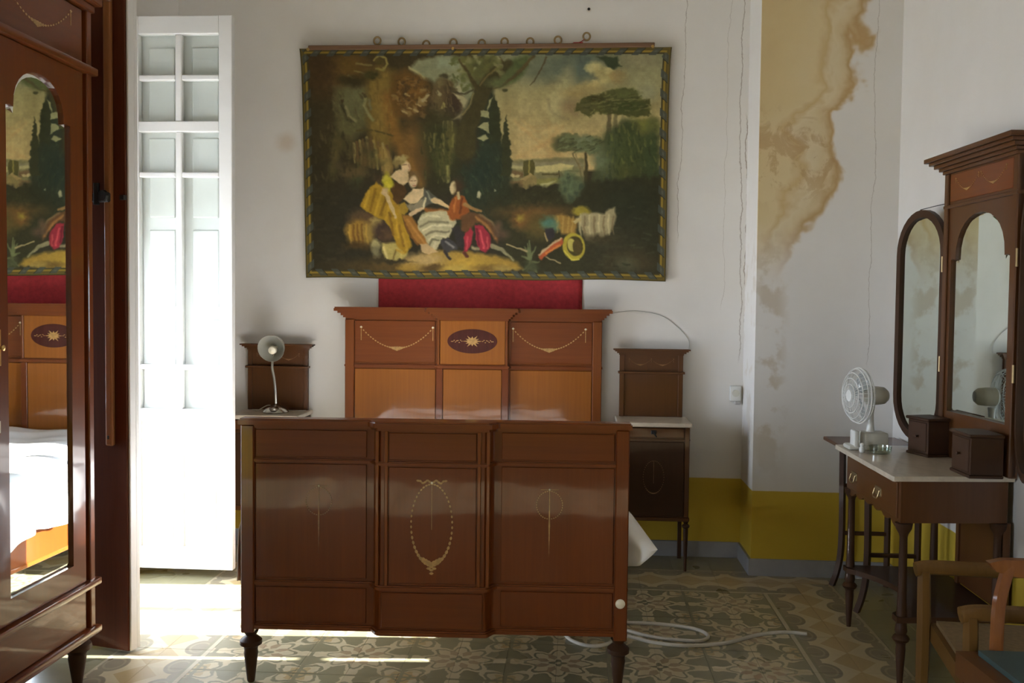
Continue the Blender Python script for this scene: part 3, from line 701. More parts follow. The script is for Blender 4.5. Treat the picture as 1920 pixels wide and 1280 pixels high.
cb = MB().tube(spline([(0.03, 0.05, 0.006), (-0.02, 0.10, 0.008), (-0.08, 0.11, 0.03), (-0.13, 0.06, 0.004), (-0.17, 0.09, 0.003)], 8), 0.003, 6)
cb.tube(spline([(0.04, 0.05, 0.006), (0.08, 0.03, 0.006), (0.12, 0.05, 0.005), (0.15, 0.10, 0.004)], 6), 0.003, 6); cb.build('cord', 'cable', lp, True)

# ------------------------------------------------------------------ wardrobe
wd = thing('wardrobe', 'tall mahogany wardrobe with arched mirror doors beside the balcony doorway', 'wardrobe', (-1.88, 2.88, 0), PI / 2)
HWD, DP = 0.635, 0.53
def frame(mb, o, z0, z1): mb.box(-HWD - o, HWD + o, -o, DP, z0, z1, min(0.006, (z1 - z0) * 0.3), 2)
MB().box(-HWD + 0.012, HWD - 0.012, 0.02, DP, 0.205, 2.62, 0.003).build('carcass', 'mahogany', wd)
for (z0, z1, o) in ((0.190, 0.218, 0.018), (0.380, 0.408, 0.018), (2.362, 2.392, 0.018)):
    m = MB(); frame(m, o, z0, z1); m.build('moulding', 'mahogany_across', wd, True)
m = MB(); frame(m, 0.01, 2.600, 2.630); frame(m, 0.03, 2.630, 2.660); frame(m, 0.055, 2.660, 2.690); frame(m, 0.08, 2.690, 2.720); m.build('cornice', 'mahogany_across', wd)
for sx in (-1, 1):
    MB().box(sx * (HWD - 0.018) - 0.018, sx * (HWD - 0.018) + 0.018, 0.0, 0.04, 0.215, 2.605, 0.005, 2).build('post', 'mahogany', wd)
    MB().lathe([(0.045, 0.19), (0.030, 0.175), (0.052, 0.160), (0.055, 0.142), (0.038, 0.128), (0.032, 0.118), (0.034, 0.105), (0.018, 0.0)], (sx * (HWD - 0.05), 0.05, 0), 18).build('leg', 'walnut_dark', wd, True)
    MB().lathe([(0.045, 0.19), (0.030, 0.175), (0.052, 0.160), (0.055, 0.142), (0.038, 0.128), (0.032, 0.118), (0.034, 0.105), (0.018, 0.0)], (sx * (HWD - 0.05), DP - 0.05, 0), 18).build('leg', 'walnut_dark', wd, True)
    dr = MB().box(*sorted((sx * 0.008, sx * 0.575)), 0.006, 0.03, 0.222, 0.376, 0.004).build('drawer', 'mahogany_across', wd)
    fz = MB().box(*sorted((sx * 0.008, sx * 0.580)), 0.008, 0.03, 2.396, 2.596, 0.003).build('frieze_panel', 'mahogany_across', wd)
    il = MB(); swag(il, *sorted((sx * 0.07, sx * 0.50)), 2.565, 0.105, 0.0078, 0.004, 26, 0.05); il.build('inlay', 'inlay', fz)
    cx = sx * 0.2875
    hole = arch(cx, 0.196, 0.495, 2.14, 0.042, 2.285)
    dn = 0.284
    door = MB().poly([(cx - dn, 0.412), (cx + dn, 0.412), (cx + dn, 2.358), (cx - dn, 2.358)], 'y', 0.004, 0.026, [hole]).build('door', 'mahogany', wd)
    bevelled_glass(hole, 0.017, 0.016, 0.0022, 'mirror', 'mirror', door)
    MB().box(sx * 0.040 - 0.010, sx * 0.040 + 0.010, 0.001, 0.004, 1.28, 1.40, 0.002).lathe([(0.006, 0), (0.006, -0.012), (0.010, -0.018), (0, -0.022)], (sx * 0.040, 0.004, 1.34), 10, 'y').build('lock_plate', 'brass', door)
    MB().box(sx * 0.040 - 0.003, sx * 0.040 + 0.003, 0.001, 0.004, 1.06, 1.10, 0.001).build('keyhole', 'bone', door)

# ------------------------------------------------------------------ dressing table
TZ = 0.842
dt = thing('dressing_table', 'wooden dressing table with marble top and three hinged arched mirrors', 'dressing table', (1.25, 4.11, 0), -PI / 2)
# local x = world -y (right = towards the camera), local y = depth towards the wall
TW, TD = 0.40, 0.455
def dpt(mb, name, mat, par=None, smooth=False): return mb.build(name, mat, par or dt, smooth)
dpt(MB().poly([(-0.452, -0.004), (0.380, -0.008), (0.385, -0.003), (0.335, TD + 0.02), (-0.457, TD + 0.02), (-0.457, 0.001)], 'z', TZ - 0.020, TZ), 'marble_top', 'marble')
dpt(MB().poly([(-0.36, 0.028), (0.372, 0.028), (0.325, TD), (-0.36, TD)], 'z', 0.655, TZ - 0.0205), 'apron', 'walnut')
ap = MB(); pts = [(-0.345, 0.66)]
for i in range(25):
    t = i / 24; xq = -0.345 + 0.71 * t
    pts.append((xq, 0.640 - 0.018 * abs(math.sin(t * PI * 6)) + 0.02 * math.sin(t * PI)))
pts.append((0.365, 0.66)); dpt(ap.poly(pts, 'y', 0.030, 0.046), 'apron_fringe', 'walnut')
dw = dpt(MB().box(-0.325, 0.345, 0.020, 0.032, 0.668, 0.812, 0.003), 'drawer', 'walnut_across')
for hx in (-0.215, 0.125):
    h = MB().box(hx - 0.040, hx + 0.040, 0.016, 0.0205, 0.715, 0.752, 0.004)
    h.tube(spline([(hx - 0.03, 0.014, 0.74), (hx - 0.028, 0.006, 0.712), (hx, 0.004, 0.706), (hx + 0.028, 0.006, 0.712), (hx + 0.03, 0.014, 0.74)], 6), 0.0032, 6); dpt(h, 'handle', 'old_brass', dw)
prof = [(0.034, 0.655), (0.030, 0.632), (0.018, 0.612), (0.015, 0.600), (0.0165, 0.44), (0.018, 0.325), (0.020, 0.300), (0.020, 0.262), (0.022, 0.240), (0.024, 0.225), (0.020, 0.212), (0.030, 0.203), (0.034, 0.195), (0.030, 0.186), (0.020, 0.178), (0.018, 0.165), (0.019, 0.150), (0.010, 0.0)]
for (lx, ly) in ((-0.335, 0.045), (-0.335, TD - 0.03), (0.362, 0.045), (0.315, TD - 0.03)): dpt(MB().lathe(prof, (lx, ly, 0), 14), 'leg', 'walnut_dark', None, True)
# concave lower shelf
fr_ = [(-0.36, 0.02)]
for i in range(21):
    t = i / 20; fr_.append((-0.30 + 0.63 * t, 0.02 + 0.14 * math.sin(PI * t) ** 0.8))
fr_ += [(0.388, 0.02), (0.345, TD), (-0.36, TD)]
dpt(MB().poly(fr_, 'z', 0.262, 0.285), 'lower_shelf', 'walnut_dark')
dpt(MB().box(-0.115, 0.315, TD - 0.004, TD + 0.012, 0.29, 0.655, 0.002), 'back_panel', 'walnut')
for sx in (-0.12, 0.315): dpt(MB().box(sx - 0.014, sx + 0.014, TD - 0.014, TD + 0.014, 0.285, 0.655, 0.002), 'back_post', 'walnut')
# hinged mirrors standing on the back of the table
ms = bpy.data.objects.new('mirror_stand', None); COL.objects.link(ms); ms.parent = dt; ms.location = (0.073, 0.4187, 0); ms.rotation_euler = (0, 0, math.radians(4))
hw = 0.3065
mcz = [(-hw, TZ), (hw, TZ), (hw, 2.10), (-hw, 2.10)]
hole = arch(0.0, 0.246, 1.045, 1.715, 0.040, 1.905)
MB().poly(mcz, 'y', 0, 0.022, [hole]).build('mirror_frame', 'walnut', ms)
bevelled_glass(hole, 0.014, 0.013, 0.002, 'mirror', 'old_mirror', ms)
MB().poly(hole, 'y', 0.019, 0.028).build('mirror_back', 'walnut_dark', ms)
MB().box(-hw - 0.004, hw + 0.004, -0.012, 0.024, 1.945, 1.960, 0.003).build('moulding', 'walnut_across', ms)
MB().box(-hw + 0.045, hw - 0.045, -0.004, 0.008, 1.972, 2.092, 0.002).build('frieze_panel', 'mahogany_light_across', ms)
il = MB(); swag(il, -0.21, -0.01, 2.070, 0.055, -0.004, 0.0022, 20, 0.02); swag(il, 0.01, 0.21, 2.070, 0.055, -0.004, 0.0022, 20, 0.02); il.build('inlay', 'inlay', ms)
for sx in (-1, 1): MB().box(sx * (hw - 0.018) - 0.018, sx * (hw - 0.018) + 0.018, -0.010, 0.02, TZ, 2.10, 0.004).build('post', 'walnut', ms)
c_ = MB()
for (o, z0, z1) in ((0.006, 2.098, 2.112), (0.018, 2.112, 2.126), (0.034, 2.126, 2.142), (0.050, 2.142, 2.156), (0.066, 2.156, 2.175)): c_.box(-hw - o, hw + o, -0.012 - o, 0.024, z0, z1, 0.002)
c_.build('cornice', 'walnut_across', ms)
def stadium(w, z0, z1, e, n=16):
    p = []
    for i in range(n + 1): a = PI * i / n; p.append((w * math.cos(a), z1 - w * e + w * e * math.sin(a)))
    for i in range(n + 1): a = PI + PI * i / n; p.append((w * math.cos(a), z0 + w * e + w * e * math.sin(a)))
    return p
for sx, wl_ in ((-1, 0.217), (1, 0.217)):
    wg = bpy.data.objects.new('mirror_wing', None); COL.objects.link(wg); wg.parent = dt
    hx = 0.073 + sx * (hw + 0.004) * math.cos(math.radians(4)); hy = 0.4187 + sx * (hw + 0.004) * math.sin(math.radians(4)) + 0.002
    wg.location = (hx, hy, 0); wg.rotation_euler = (0, 0, math.radians(9 if sx < 0 else -16))
    out = [(p[0] + sx * (wl_ + 0.003), p[1]) for p in stadium(wl_, 0.866, 1.965, 0.95)]; inn = [(p[0] + sx * (wl_ + 0.003), p[1]) for p in stadium(wl_ - 0.036, 0.900, 1.930, 0.95)]
    MB().poly(out, 'y', 0, 0.024, [inn]).build('mirror_frame', 'walnut_dark', wg, True)
    bevelled_glass(inn, 0.014, 0.010, 0.0015, 'mirror', 'old_mirror', wg)
    MB().poly(inn, 'y', 0.019, 0.026).build('mirror_back', 'walnut_dark', wg)
    for hz in (1.25, 1.70): MB().lathe([(0.006, -0.035), (0.006, 0.035)], (sx * 0.002, -0.008, hz), 8).build('hinge', 'old_brass', wg)
    if sx < 0: MB().tube([(0.02, 0.012, 1.975), (-0.12, 0.010, 1.972), (-0.24, 0.010, 1.968)], 0.002, 6).build('stay_wire', 'iron', wg)
# small boxes on the marble
def small_box(x0, x1, y0, y1, label, rz=0.0):
    t = thing('wooden_box', label, 'box', ((x0 + x1) / 2, (y0 + y1) / 2, TZ), rz, 'small wooden boxes on the dressing table')
    a, b = (x1 - x0) / 2, (y1 - y0) / 2
    MB().box(-a - 0.006, a, -b - 0.006, b + 0.006, 0, 0.012, 0.003).build('plinth', 'walnut_dark', t)
    MB().box(-a, a, -b, b, 0.012, 0.158, 0.002).build('body', 'walnut_dark', t)
    MB().box(-a - 0.010, a, -b - 0.010, b + 0.010, 0.158, 0.172, 0.004).build('lid', 'walnut_dark', t)
    dr = MB().box(-a - 0.004, -a + 0.01, -b + 0.012, b - 0.012, 0.022, 0.150, 0.002).build('drawer', 'walnut_dark', t)
    MB().lathe([(0.004, 0), (0.004, -0.008), (0.009, -0.014), (0, -0.018)], (-a - 0.004, 0, 0.085), 10, 'x').build('knob', 'walnut_dark', dr)
small_box(1.53, 1.65, 4.235, 4.375, 'dark wooden box on the marble, close to the fan', math.radians(17))
small_box(1.53, 1.655, 3.72, 3.90, 'brown wooden box at the near corner of the marble top')
# fan
fn = thing('table_fan', 'white table fan with wire cage on the dressing table', 'fan', (1.335, 4.44, TZ))
MB().box(-0.075, 0.105, -0.055, 0.055, 0.0, 0.022, 0.010, 2).box(-0.005, 0.105, -0.05, 0.05, 0.018, 0.082, 0.010, 2).build('base', 'cream_plastic', fn, True)
MB().box(-0.052, -0.030, -0.055, 0.02, 0.012, 0.090, 0.006, 2).build('control_plate', 'white_plastic', fn, True)
MB().lathe([(0.022, 0.075), (0.016, 0.11), (0.014, 0.17), (0.018, 0.20)], (0.035, 0, 0), 14).build('neck', 'white_plastic', fn, True)
hd = bpy.data.objects.new('fan_head', None); COL.objects.link(hd); hd.parent = fn; hd.location = (0.02, 0, 0.250); hd.rotation_euler = (0, 0, math.radians(10)); hd.scale = (0.9, 0.9, 0.9)
MB().lathe([(0.0, 0.108), (0.028, 0.104), (0.044, 0.085), (0.048, 0.05), (0.048, 0.0), (0.036, -0.012), (0.0, -0.014)], (0, 0, 0), 20, 'x').build('motor', 'cream_plastic', hd, True)
cg = MB(); R_ = 0.142
for (rr, hx) in ((R_, -0.050), (0.138, -0.066), (0.138, -0.034), (0.118, -0.084), (0.118, -0.020), (0.09, -0.094), (0.06, -0.099)):
    cg.tube([(hx, rr * math.cos(2 * PI * i / 40), rr * math.sin(2 * PI * i / 40)) for i in range(40)], 0.0024 if rr < R_ else 0.005, 6, True)
for i in range(36):
    a = 2 * PI * i / 36
    cg.tube([(hx, rr * math.cos(a), rr * math.sin(a)) for (rr, hx) in ((0.03, -0.101), (0.09, -0.094), (0.125, -0.078), (R_, -0.05), (0.125, -0.022), (0.045, -0.008))], 0.0012, 4)
cg.lathe([(0.0, -0.106), (0.03, -0.104), (0.032, -0.098), (0.0, -0.097)], (0, 0, 0), 16, 'x')
cg.build('cage', 'white_plastic', hd, True)
for k in range(3):
    b_ = MB(); rings = []
    for i in range(7):
        r_ = 0.02 + 0.10 * i / 6; wd_ = 0.25 + 0.55 * math.sin(PI * (i + 1) / 8)
        rings.append([(-0.05 + 0.022 * (q - 0.5), r_ * math.cos(2.094 * k + wd_ * (q - 0.5) * 1.4), r_ * math.sin(2.094 * k + wd_ * (q - 0.5) * 1.4)) for q in (0, 0.25, 0.5, 0.75, 1)])
    b_.rings(rings, closed_ring=False); o = b_.build('blade', 'fan_blade', hd, True); md = o.modifiers.new('t', 'SOLIDIFY'); md.thickness = 0.002
dsh = MB().lathe([(0.034, 0.0), (0.046, 0.004), (0.050, 0.034), (0.047, 0.034), (0.043, 0.008), (0.0, 0.006)], (0, 0, 0), 24).build('glass_dish', 'dish_glass', None, True)
dsh.location = (1.375, 4.305, TZ + 0.001); tag(dsh, 'small glass dish in front of the table fan', 'dish')
pot = MB().lathe([(0.010, 0.0), (0.013, 0.008), (0.012, 0.020), (0.008, 0.026), (0.011, 0.034), (0.007, 0.042), (0.0, 0.044)], (0, 0, 0), 12).build('porcelain_figurine', 'white_plastic', None, True)
pot.location = (1.300, 4.325, TZ + 0.001); tag(pot, 'tiny white porcelain ornament next to the glass dish', 'ornament')

# narrow table with sabre legs in the corner
nt_ = thing('side_table', 'narrow dark side table with curved sabre legs behind the dressing table', 'side table', (1.55, 4.88, 0))
MB().box(-0.215, 0.165, -0.26, 0.25, 0.785, 0.805, 0.005, 2).build('table_top', 'walnut_across', nt_)
MB().box(-0.13, 0.15, -0.23, 0.23, 0.725, 0.785, 0.003).build('apron', 'walnut_dark', nt_)
for yy in (-0.225, 0.220):
    MB().tube(spline([(-0.118, yy, 0.785), (-0.115, yy, 0.55), (-0.112, yy, 0.30), (-0.118, yy, 0.16), (-0.135, yy, 0.07), (-0.158, yy, 0.0)], 6), 0.018, 4).build('leg', 'walnut_dark', nt_)
    MB().tube([(0.125, yy, 0.785), (0.128, yy, 0.0)], 0.017, 4).build('leg', 'walnut_dark', nt_)
    for zz in (0.545, 0.287): MB().box(-0.11, 0.125, yy - 0.009, yy + 0.009, zz - 0.010, zz + 0.010, 0.002).build('stretcher', 'walnut_dark', nt_)

# ------------------------------------------------------------------ chairs at the lower right
ca = thing('armchair', 'light beech armchair with brown seat drawn up by the dressing table', 'armchair', (1.425, 3.0, 0), -PI / 2)
# local: faces -y (world -x); local x = world -y
MB().poly([(-0.27, -0.20), (0.25, -0.28), (0.24, 0.20), (-0.24, 0.20)], 'z', 0.36, 0.418).build('seat_frame', 'beech', ca)
MB().poly([(-0.25, -0.185), (0.235, -0.26), (0.225, 0.19), (-0.225, 0.19)], 'z', 0.418, 0.432).build('seat', 'seat_fabric', ca)
for sx, fy in ((-0.265, -0.225), (0.215, -0.265)):
    MB().tube([(sx, fy, 0.60), (sx, fy + 0.004, 0.43), (sx, fy + 0.004, 0.30), (sx, fy, 0.0)], [0.022, 0.024, 0.024, 0.016], 6).build('leg', 'beech', ca, True)
    MB().tube(spline([(sx * 0.95, 0.20, 0.86), (sx * 0.95, 0.17, 0.60), (sx * 0.95, 0.17, 0.40), (sx * 0.98, 0.24, 0.0)], 6), 0.020, 6).build('leg', 'beech', ca, True)
    MB().tube(spline([(sx, fy - 0.03, 0.604), (sx, fy + 0.03, 0.612), (sx, 0.0, 0.608), (sx * 0.96, 0.17, 0.615)], 6), 0.020, 8, False, 1.3).build('armrest', 'beech', ca, True)
MB().tube(spline([(-0.255, 0.20, 0.84), (-0.12, 0.225, 0.86), (0.10, 0.225, 0.86), (0.205, 0.20, 0.84)], 6), 0.024, 8).build('top_rail', 'beech', ca, True)
for q in (-0.11, -0.02, 0.07): MB().tube([(q, 0.195, 0.42), (q, 0.215, 0.85)], 0.011, 6).build('spindle', 'beech', ca)
cb_ = thing('side_chair', 'low reddish wooden chair with teal seat in the near corner', 'chair', (1.355, 2.455, 0), 0)
MB().poly([(-0.265, 0.255), (-0.235, -0.20), (0.235, -0.20), (0.265, 0.255)], 'z', 0.455, 0.525).build('seat_frame', 'walnut', cb_)
MB().poly([(-0.215, 0.225), (-0.195, -0.165), (0.195, -0.165), (0.215, 0.225)], 'z', 0.520, 0.540).build('seat', 'teal_seat', cb_)
for sx in (-1, 1):
    MB().tube([(sx * 0.215, -0.18, 0.46), (sx * 0.215, -0.185, 0.0)], [0.024, 0.015], 6).build('leg', 'walnut', cb_, True)
    MB().tube(spline([(sx * 0.235, 0.235, 0.46), (sx * 0.235, 0.25, 0.2), (sx * 0.240, 0.29, 0.0)], 5), [0.024] * 6 + [0.018] * 5, 6).build('leg', 'walnut', cb_, True)
    MB().tube(spline([(sx * 0.158, 0.245, 0.50), (sx * 0.155, 0.25, 0.57), (sx * 0.145, 0.265, 0.66), (sx * 0.120, 0.285, 0.735), (sx * 0.105, 0.29, 0.765)], 6), 0.017, 8, False, 1.15).build('back_post', 'orange_wood', cb_, True)
MB().poly([(-0.170, 0.775), (-0.150, 0.750), (-0.09, 0.735), (0.09, 0.735), (0.150, 0.750), (0.170, 0.775), (0.13, 0.785), (-0.13, 0.785)], 'y', 0.275, 0.303).build('top_rail', 'orange_wood', cb_)

# ------------------------------------------------------------------ wall things
sw_ = thing('wall_socket', 'white surface mounted socket box low on the back wall', 'socket', (0.942, YB, 0.985))
MB().box(-0.034, 0.030, -0.030, 0.0, -0.045, 0.045, 0.006, 2).build('cover', 'white_plastic', sw_, True)
MB().lathe([(0.021, -0.034), (0.021, -0.028)], (-0.002, 0, 0.002), 20, 'y').build('socket_face', 'cream_plastic', sw_, True)
MB().box(-0.004, 0.026, -0.026, 0.0, -0.066, -0.045, 0.003).build('cable_entry', 'wire_grey', sw_)
ww = MB().tube(spline([(0.205, YB - 0.003, 1.452), (0.34, YB - 0.003, 1.468), (0.50, YB - 0.003, 1.44), (0.60, YB - 0.003, 1.37), (0.66, YB - 0.003, 1.30), (0.665, YB - 0.003, 1.24)], 8), 0.0016, 5).build('wall_wire', 'wire_grey', None, True)
tag(ww, 'thin pale wire arching over the nightstand on the wall', 'wire')
nl = MB().lathe([(0.004, 0), (0.004, -0.012), (0.009, -0.014), (0.0, -0.017)], (0, 0, 0), 8, 'y').build('nail', 'iron', None, True); nl.location = (0.044, YB, 3.243); tag(nl, 'small nail in the wall above the tapestry', 'nail')
# red cloth
def red():
    mb = MB(); V = []
    for j in range(13):
        z = 1.10 + 0.60 * j / 12
        V.append([(-1.205 + 1.232 * i / 40, 5.602 - 0.003 * math.sin(i * 0.9) - 0.002 * math.sin(i * 2.1 + j * 0.2), z) for i in range(41)])
    mb.rings(V, closed_ring=False); o = mb.build('red_cloth', 'red_cloth', None, True)
    md = o.modifiers.new('t', 'SOLIDIFY'); md.thickness = 0.003
    tag(o, 'plain red cloth hung behind the headboard below the tapestry', 'cloth')
red()

# ------------------------------------------------------------------ tapestry
def paint_tapestry():
    """woven pastoral picture, painted as a colour per knot of the cloth (grid of photo-sized knots)"""
    X0, Y0, CW, CH = 566, 90, 690, 436
    img = np.zeros((CH, CW, 3)); gy, gx = np.mgrid[0:CH, 0:CW].astype(float); gx += X0; gy += Y0
    rs = np.random.RandomState(11)
    def vnoise(sx, sy, seed=0):
        r = np.random.RandomState(seed); nx, ny = int(CW / sx) + 3, int(CH / sy) + 3; g = r.rand(ny, nx)
        fx, fy = (gx - X0) / sx, (gy - Y0) / sy; ix, iy = fx.astype(int), fy.astype(int); tx, ty = fx - ix, fy - iy
        tx, ty = tx * tx * (3 - 2 * tx), ty * ty * (3 - 2 * ty)
        return (g[iy, ix] * (1 - tx) + g[iy, ix + 1] * tx) * (1 - ty) + (g[iy + 1, ix] * (1 - tx) + g[iy + 1, ix + 1] * tx) * ty
    N1, N2, N3, N4 = vnoise(9, 7, 1) - .5, vnoise(30, 22, 2) - .5, vnoise(4, 4, 3) - .5, vnoise(70, 50, 4) - .5
    wx, wy = N1 * 5 + N3 * 3, (vnoise(8, 8, 5) - .5) * 5 + (vnoise(4, 4, 6) - .5) * 3
    def put(mask, col, op=1.0):
        m = np.clip(mask, 0, 1)[..., None] * op
        img[:] = img * (1 - m) + np.array(col, float) * m
    def box_of(x0, x1, y0, y1, pad):
        a, b = max(0, int(x0 - X0 - pad)), min(CW, int(x1 - X0 + pad) + 1); c, d = max(0, int(y0 - Y0 - pad)), min(CH, int(y1 - Y0 + pad) + 1)
        return slice(c, d), slice(a, b)
    def blob(cx, cy, rx, ry, col, soft=.35, ang=0, op=1.0, w=1.0):
        r = max(rx, ry); s = box_of(cx - r, cx + r, cy - r, cy + r, r * soft + 8)
        dx, dy = gx[s] + wx[s] * w - cx, gy[s] + wy[s] * w - cy; ca, sa = math.cos(ang), math.sin(ang)
        d = np.sqrt(((dx * ca + dy * sa) / rx) ** 2 + ((-dx * sa + dy * ca) / ry) ** 2)
        m = np.clip((1 + soft - d) / (2 * soft + 1e-6), 0, 1)[..., None] * op
        img[s] = img[s] * (1 - m) + np.array(col, float) * m
    def poly(pts, col, soft=1.5, op=1.0, w=.5):
        P = np.array(pts, float); s = box_of(P[:, 0].min(), P[:, 0].max(), P[:, 1].min(), P[:, 1].max(), 3 * soft + 5)
        x, y = gx[s] + wx[s] * w, gy[s] + wy[s] * w; ins = np.zeros(x.shape, bool); dist = np.full(x.shape, 1e9)
        for i in range(len(P)):
            (xa, ya), (xb, yb) = P[i - 1], P[i]
            c = ((ya > y) != (yb > y)); ins ^= c & (x < (xb - xa) * (y - ya) / ((yb - ya) if yb != ya else 1e-9) + xa)
            t = np.clip(((x - xa) * (xb - xa) + (y - ya) * (yb - ya)) / ((xb - xa) ** 2 + (yb - ya) ** 2 + 1e-9), 0, 1)
            dist = np.minimum(dist, np.hypot(x - xa - t * (xb - xa), y - ya - t * (yb - ya)))
        sd = np.where(ins, dist, -dist); m = np.clip(.5 + sd / (2 * soft), 0, 1)[..., None] * op
        img[s] = img[s] * (1 - m) + np.array(col, float) * m
    def stroke(pts, wid, col, soft=1.0, op=1.0, w=.4):
        P = np.array(pts, float); wm = max(wid) if isinstance(wid, (list, tuple)) else wid
        s = box_of(P[:, 0].min(), P[:, 0].max(), P[:, 1].min(), P[:, 1].max(), wm + 3 * soft + 5); x, y = gx[s] + wx[s] * w, gy[s] + wy[s] * w
        best = np.full(x.shape, -1e9)
        for i in range(len(P) - 1):
            (xa, ya), (xb, yb) = P[i], P[i + 1]
            t = np.clip(((x - xa) * (xb - xa) + (y - ya) * (yb - ya)) / ((xb - xa) ** 2 + (yb - ya) ** 2 + 1e-9), 0, 1)
            ww = (wid[i] * (1 - t) + wid[i + 1] * t) if isinstance(wid, (list, tuple)) else wid
            best = np.maximum(best, ww / 2 - np.hypot(x - xa - t * (xb - xa), y - ya - t * (yb - ya)))
        m = np.clip(.5 + best / (2 * soft), 0, 1)[..., None] * op
        img[s] = img[s] * (1 - m) + np.array(col, float) * m
    def dabs(n, cx, cy, rx, ry, cols, ln=6, wd=3, ang=None, op=.7, spread=.6):
        for _ in range(n):
            a_, r_ = rs.rand() * 6.283, math.sqrt(rs.rand()); xx, yy = cx + rx * r_ * math.cos(a_), cy + ry * r_ * math.sin(a_)
            th = (ang if ang is not None else rs.rand() * 3.14) + (rs.rand() - .5) * spread; l_ = ln * (.6 + rs.rand() * .8)
            stroke([(xx - l_ / 2 * math.cos(th), yy - l_ / 2 * math.sin(th)), (xx + l_ / 2 * math.cos(th), yy + l_ / 2 * math.sin(th))], [wd * .5, wd], cols[rs.randint(len(cols))], 1.2, op)
    # grounds
    img[:] = (54, 45, 27)
    put(np.clip((gy - 230) / 160, 0, 1), (40, 37, 28)); put(np.clip((640 - gx) / 60, 0, 1) * .6, (44, 38, 24))
    blob(640, 135, 60, 40, (78, 56, 28), .6); blob(655, 125, 30, 25, (88, 66, 28), .6); blob(600, 130, 30, 45, (58, 42, 24), .6)
    # left masonry, niche, scroll
    poly([(628, 163), (690, 163), (692, 235), (660, 262), (632, 250)], (76, 73, 46), 8); blob(665, 190, 30, 30, (86, 84, 58), .5)
    poly([(690, 128), (745, 132), (748, 220), (730, 300), (700, 300), (690, 230)], (96, 78, 34), 8)
    blob(718, 190, 16, 60, (112, 90, 42), .6); stroke([(730, 180), (738, 240), (770, 300), (792, 345)], [22, 26, 26, 14], (112, 80, 34), 8)
    blob(775, 270, 22, 34, (100, 72, 34), .6); blob(795, 300, 14, 30, (92, 62, 32), .6)
    stroke([(706, 112), (716, 103), (728, 108), (731, 120), (722, 131), (709, 129)], 4, (122, 110, 60), 1.4); blob(716, 117, 8, 8, (70, 60, 28), .4)
    for (a, b, c, d) in ((672, 118, 700, 122), (668, 132, 690, 138), (655, 140, 668, 150)): stroke([(a, b), (c, d)], 3, (110, 98, 56), 1.5)
    blob(698, 140, 16, 9, (58, 52, 26), .5); blob(645, 148, 12, 9, (58, 48, 26), .5); blob(667, 152, 20, 10, (50, 42, 22), .5)
    stroke([(640, 192), (645, 205), (652, 222), (662, 228)], 6, (52, 46, 28), 2); stroke([(650, 200), (656, 218), (668, 226)], 5, (108, 102, 72), 1.8)
    stroke([(687, 184), (684, 200), (694, 216), (700, 224)], 6, (112, 108, 74), 2); stroke([(694, 186), (697, 204)], 5, (96, 90, 66), 2); blob(641, 190, 4, 5, (60, 46, 26)); blob(686, 178, 4, 4, (66, 56, 34))
    # rocks and shells of the fountain
    stroke([(670, 245), (700, 243), (722, 250), (738, 254)], 3, (66, 58, 28), 1.5)
    for i, xx in enumerate((664, 669, 675, 681, 688, 696, 702, 710, 719, 727)):
        stroke([(xx, 258 + abs(i - 4) * 3), (xx + 2 + i * .6, 285 + i * 2), (xx + 1 + i, 305 + i * 2)], [5, 5, 3], [(122, 108, 70), (84, 62, 36), (126, 110, 66), (96, 74, 42)][i % 4], 1.6)
    poly([(716, 272), (730, 285), (738, 312), (733, 330), (720, 325), (716, 300)], (126, 104, 58), 5); blob(690, 290, 16, 22, (76, 62, 34), .6, 0, .7); blob(705, 305, 26, 8, (84, 76, 42), .6, 0, .7)
    for i in range(16): blob(620 + rs.rand() * 95, 265 + rs.rand() * 75, 5 + rs.rand() * 8, 8 + rs.rand() * 10, (60 + rs.rand() * 20, 54 + rs.rand() * 16, 32 + rs.rand() * 10), .7, 0, .6)
    blob(665, 325, 22, 8, (78, 66, 42), .7)
    dabs(70, 640, 300, 60, 70, [(64, 55, 33), (50, 44, 27), (74, 63, 38), (44, 38, 26)], 10, 5, 1.5, .5)
    dabs(40, 655, 200, 30, 34, [(92, 88, 60), (66, 60, 38), (80, 74, 46)], 8, 4, 1.2, .5); dabs(40, 720, 210, 24, 80, [(122, 98, 46), (90, 70, 32), (108, 86, 40)], 12, 4, 1.5, .5)
    dabs(40, 610, 420, 34, 80, [(46, 42, 30), (36, 33, 25), (54, 46, 32)], 12, 6, 0, .5)
    # centre: sky hole, brown foliage, urn
    poly([(772, 128), (790, 112), (835, 104), (872, 108), (890, 140), (892, 180), (868, 228), (850, 200), (812, 150), (795, 148)], (112, 114, 92), 4)
    blob(845, 118, 22, 12, (120, 126, 108), .5); stroke([(772, 126), (786, 134), (800, 146)], 4, (140, 132, 100), 1.5)
    for i in range(46):
        a = rs.rand(); xx, yy = 850 + rs.rand() * 55, 108 + rs.rand() * 60
        blob(xx, yy, 2 + rs.rand() * 4, 2 + rs.rand() * 4, (70 + a * 14, 74 + a * 12, 46), .5, rs.rand() * 3, .85)
    poly([(738, 140), (765, 128), (800, 150), (812, 180), (800, 205), (775, 222), (745, 218), (738, 180)], (84, 60, 27), 7); blob(775, 165, 28, 18, (98, 68, 28), .6); blob(752, 185, 14, 26, (86, 60, 26), .6)
    for i in range(40): blob(745 + rs.rand() * 60, 150 + rs.rand() * 65, 2 + rs.rand() * 5, 2 + rs.rand() * 4, [(112, 84, 44), (66, 46, 24), (120, 98, 62), (58, 44, 26)][rs.randint(4)], .5, rs.rand() * 3, .7)
    for (a, b) in ((763, 175), (766, 200), (780, 205), (758, 208), (785, 195), (795, 185)): stroke([(a, b), (a + 8, b + 4)], 3, (132, 112, 76), 1.2)
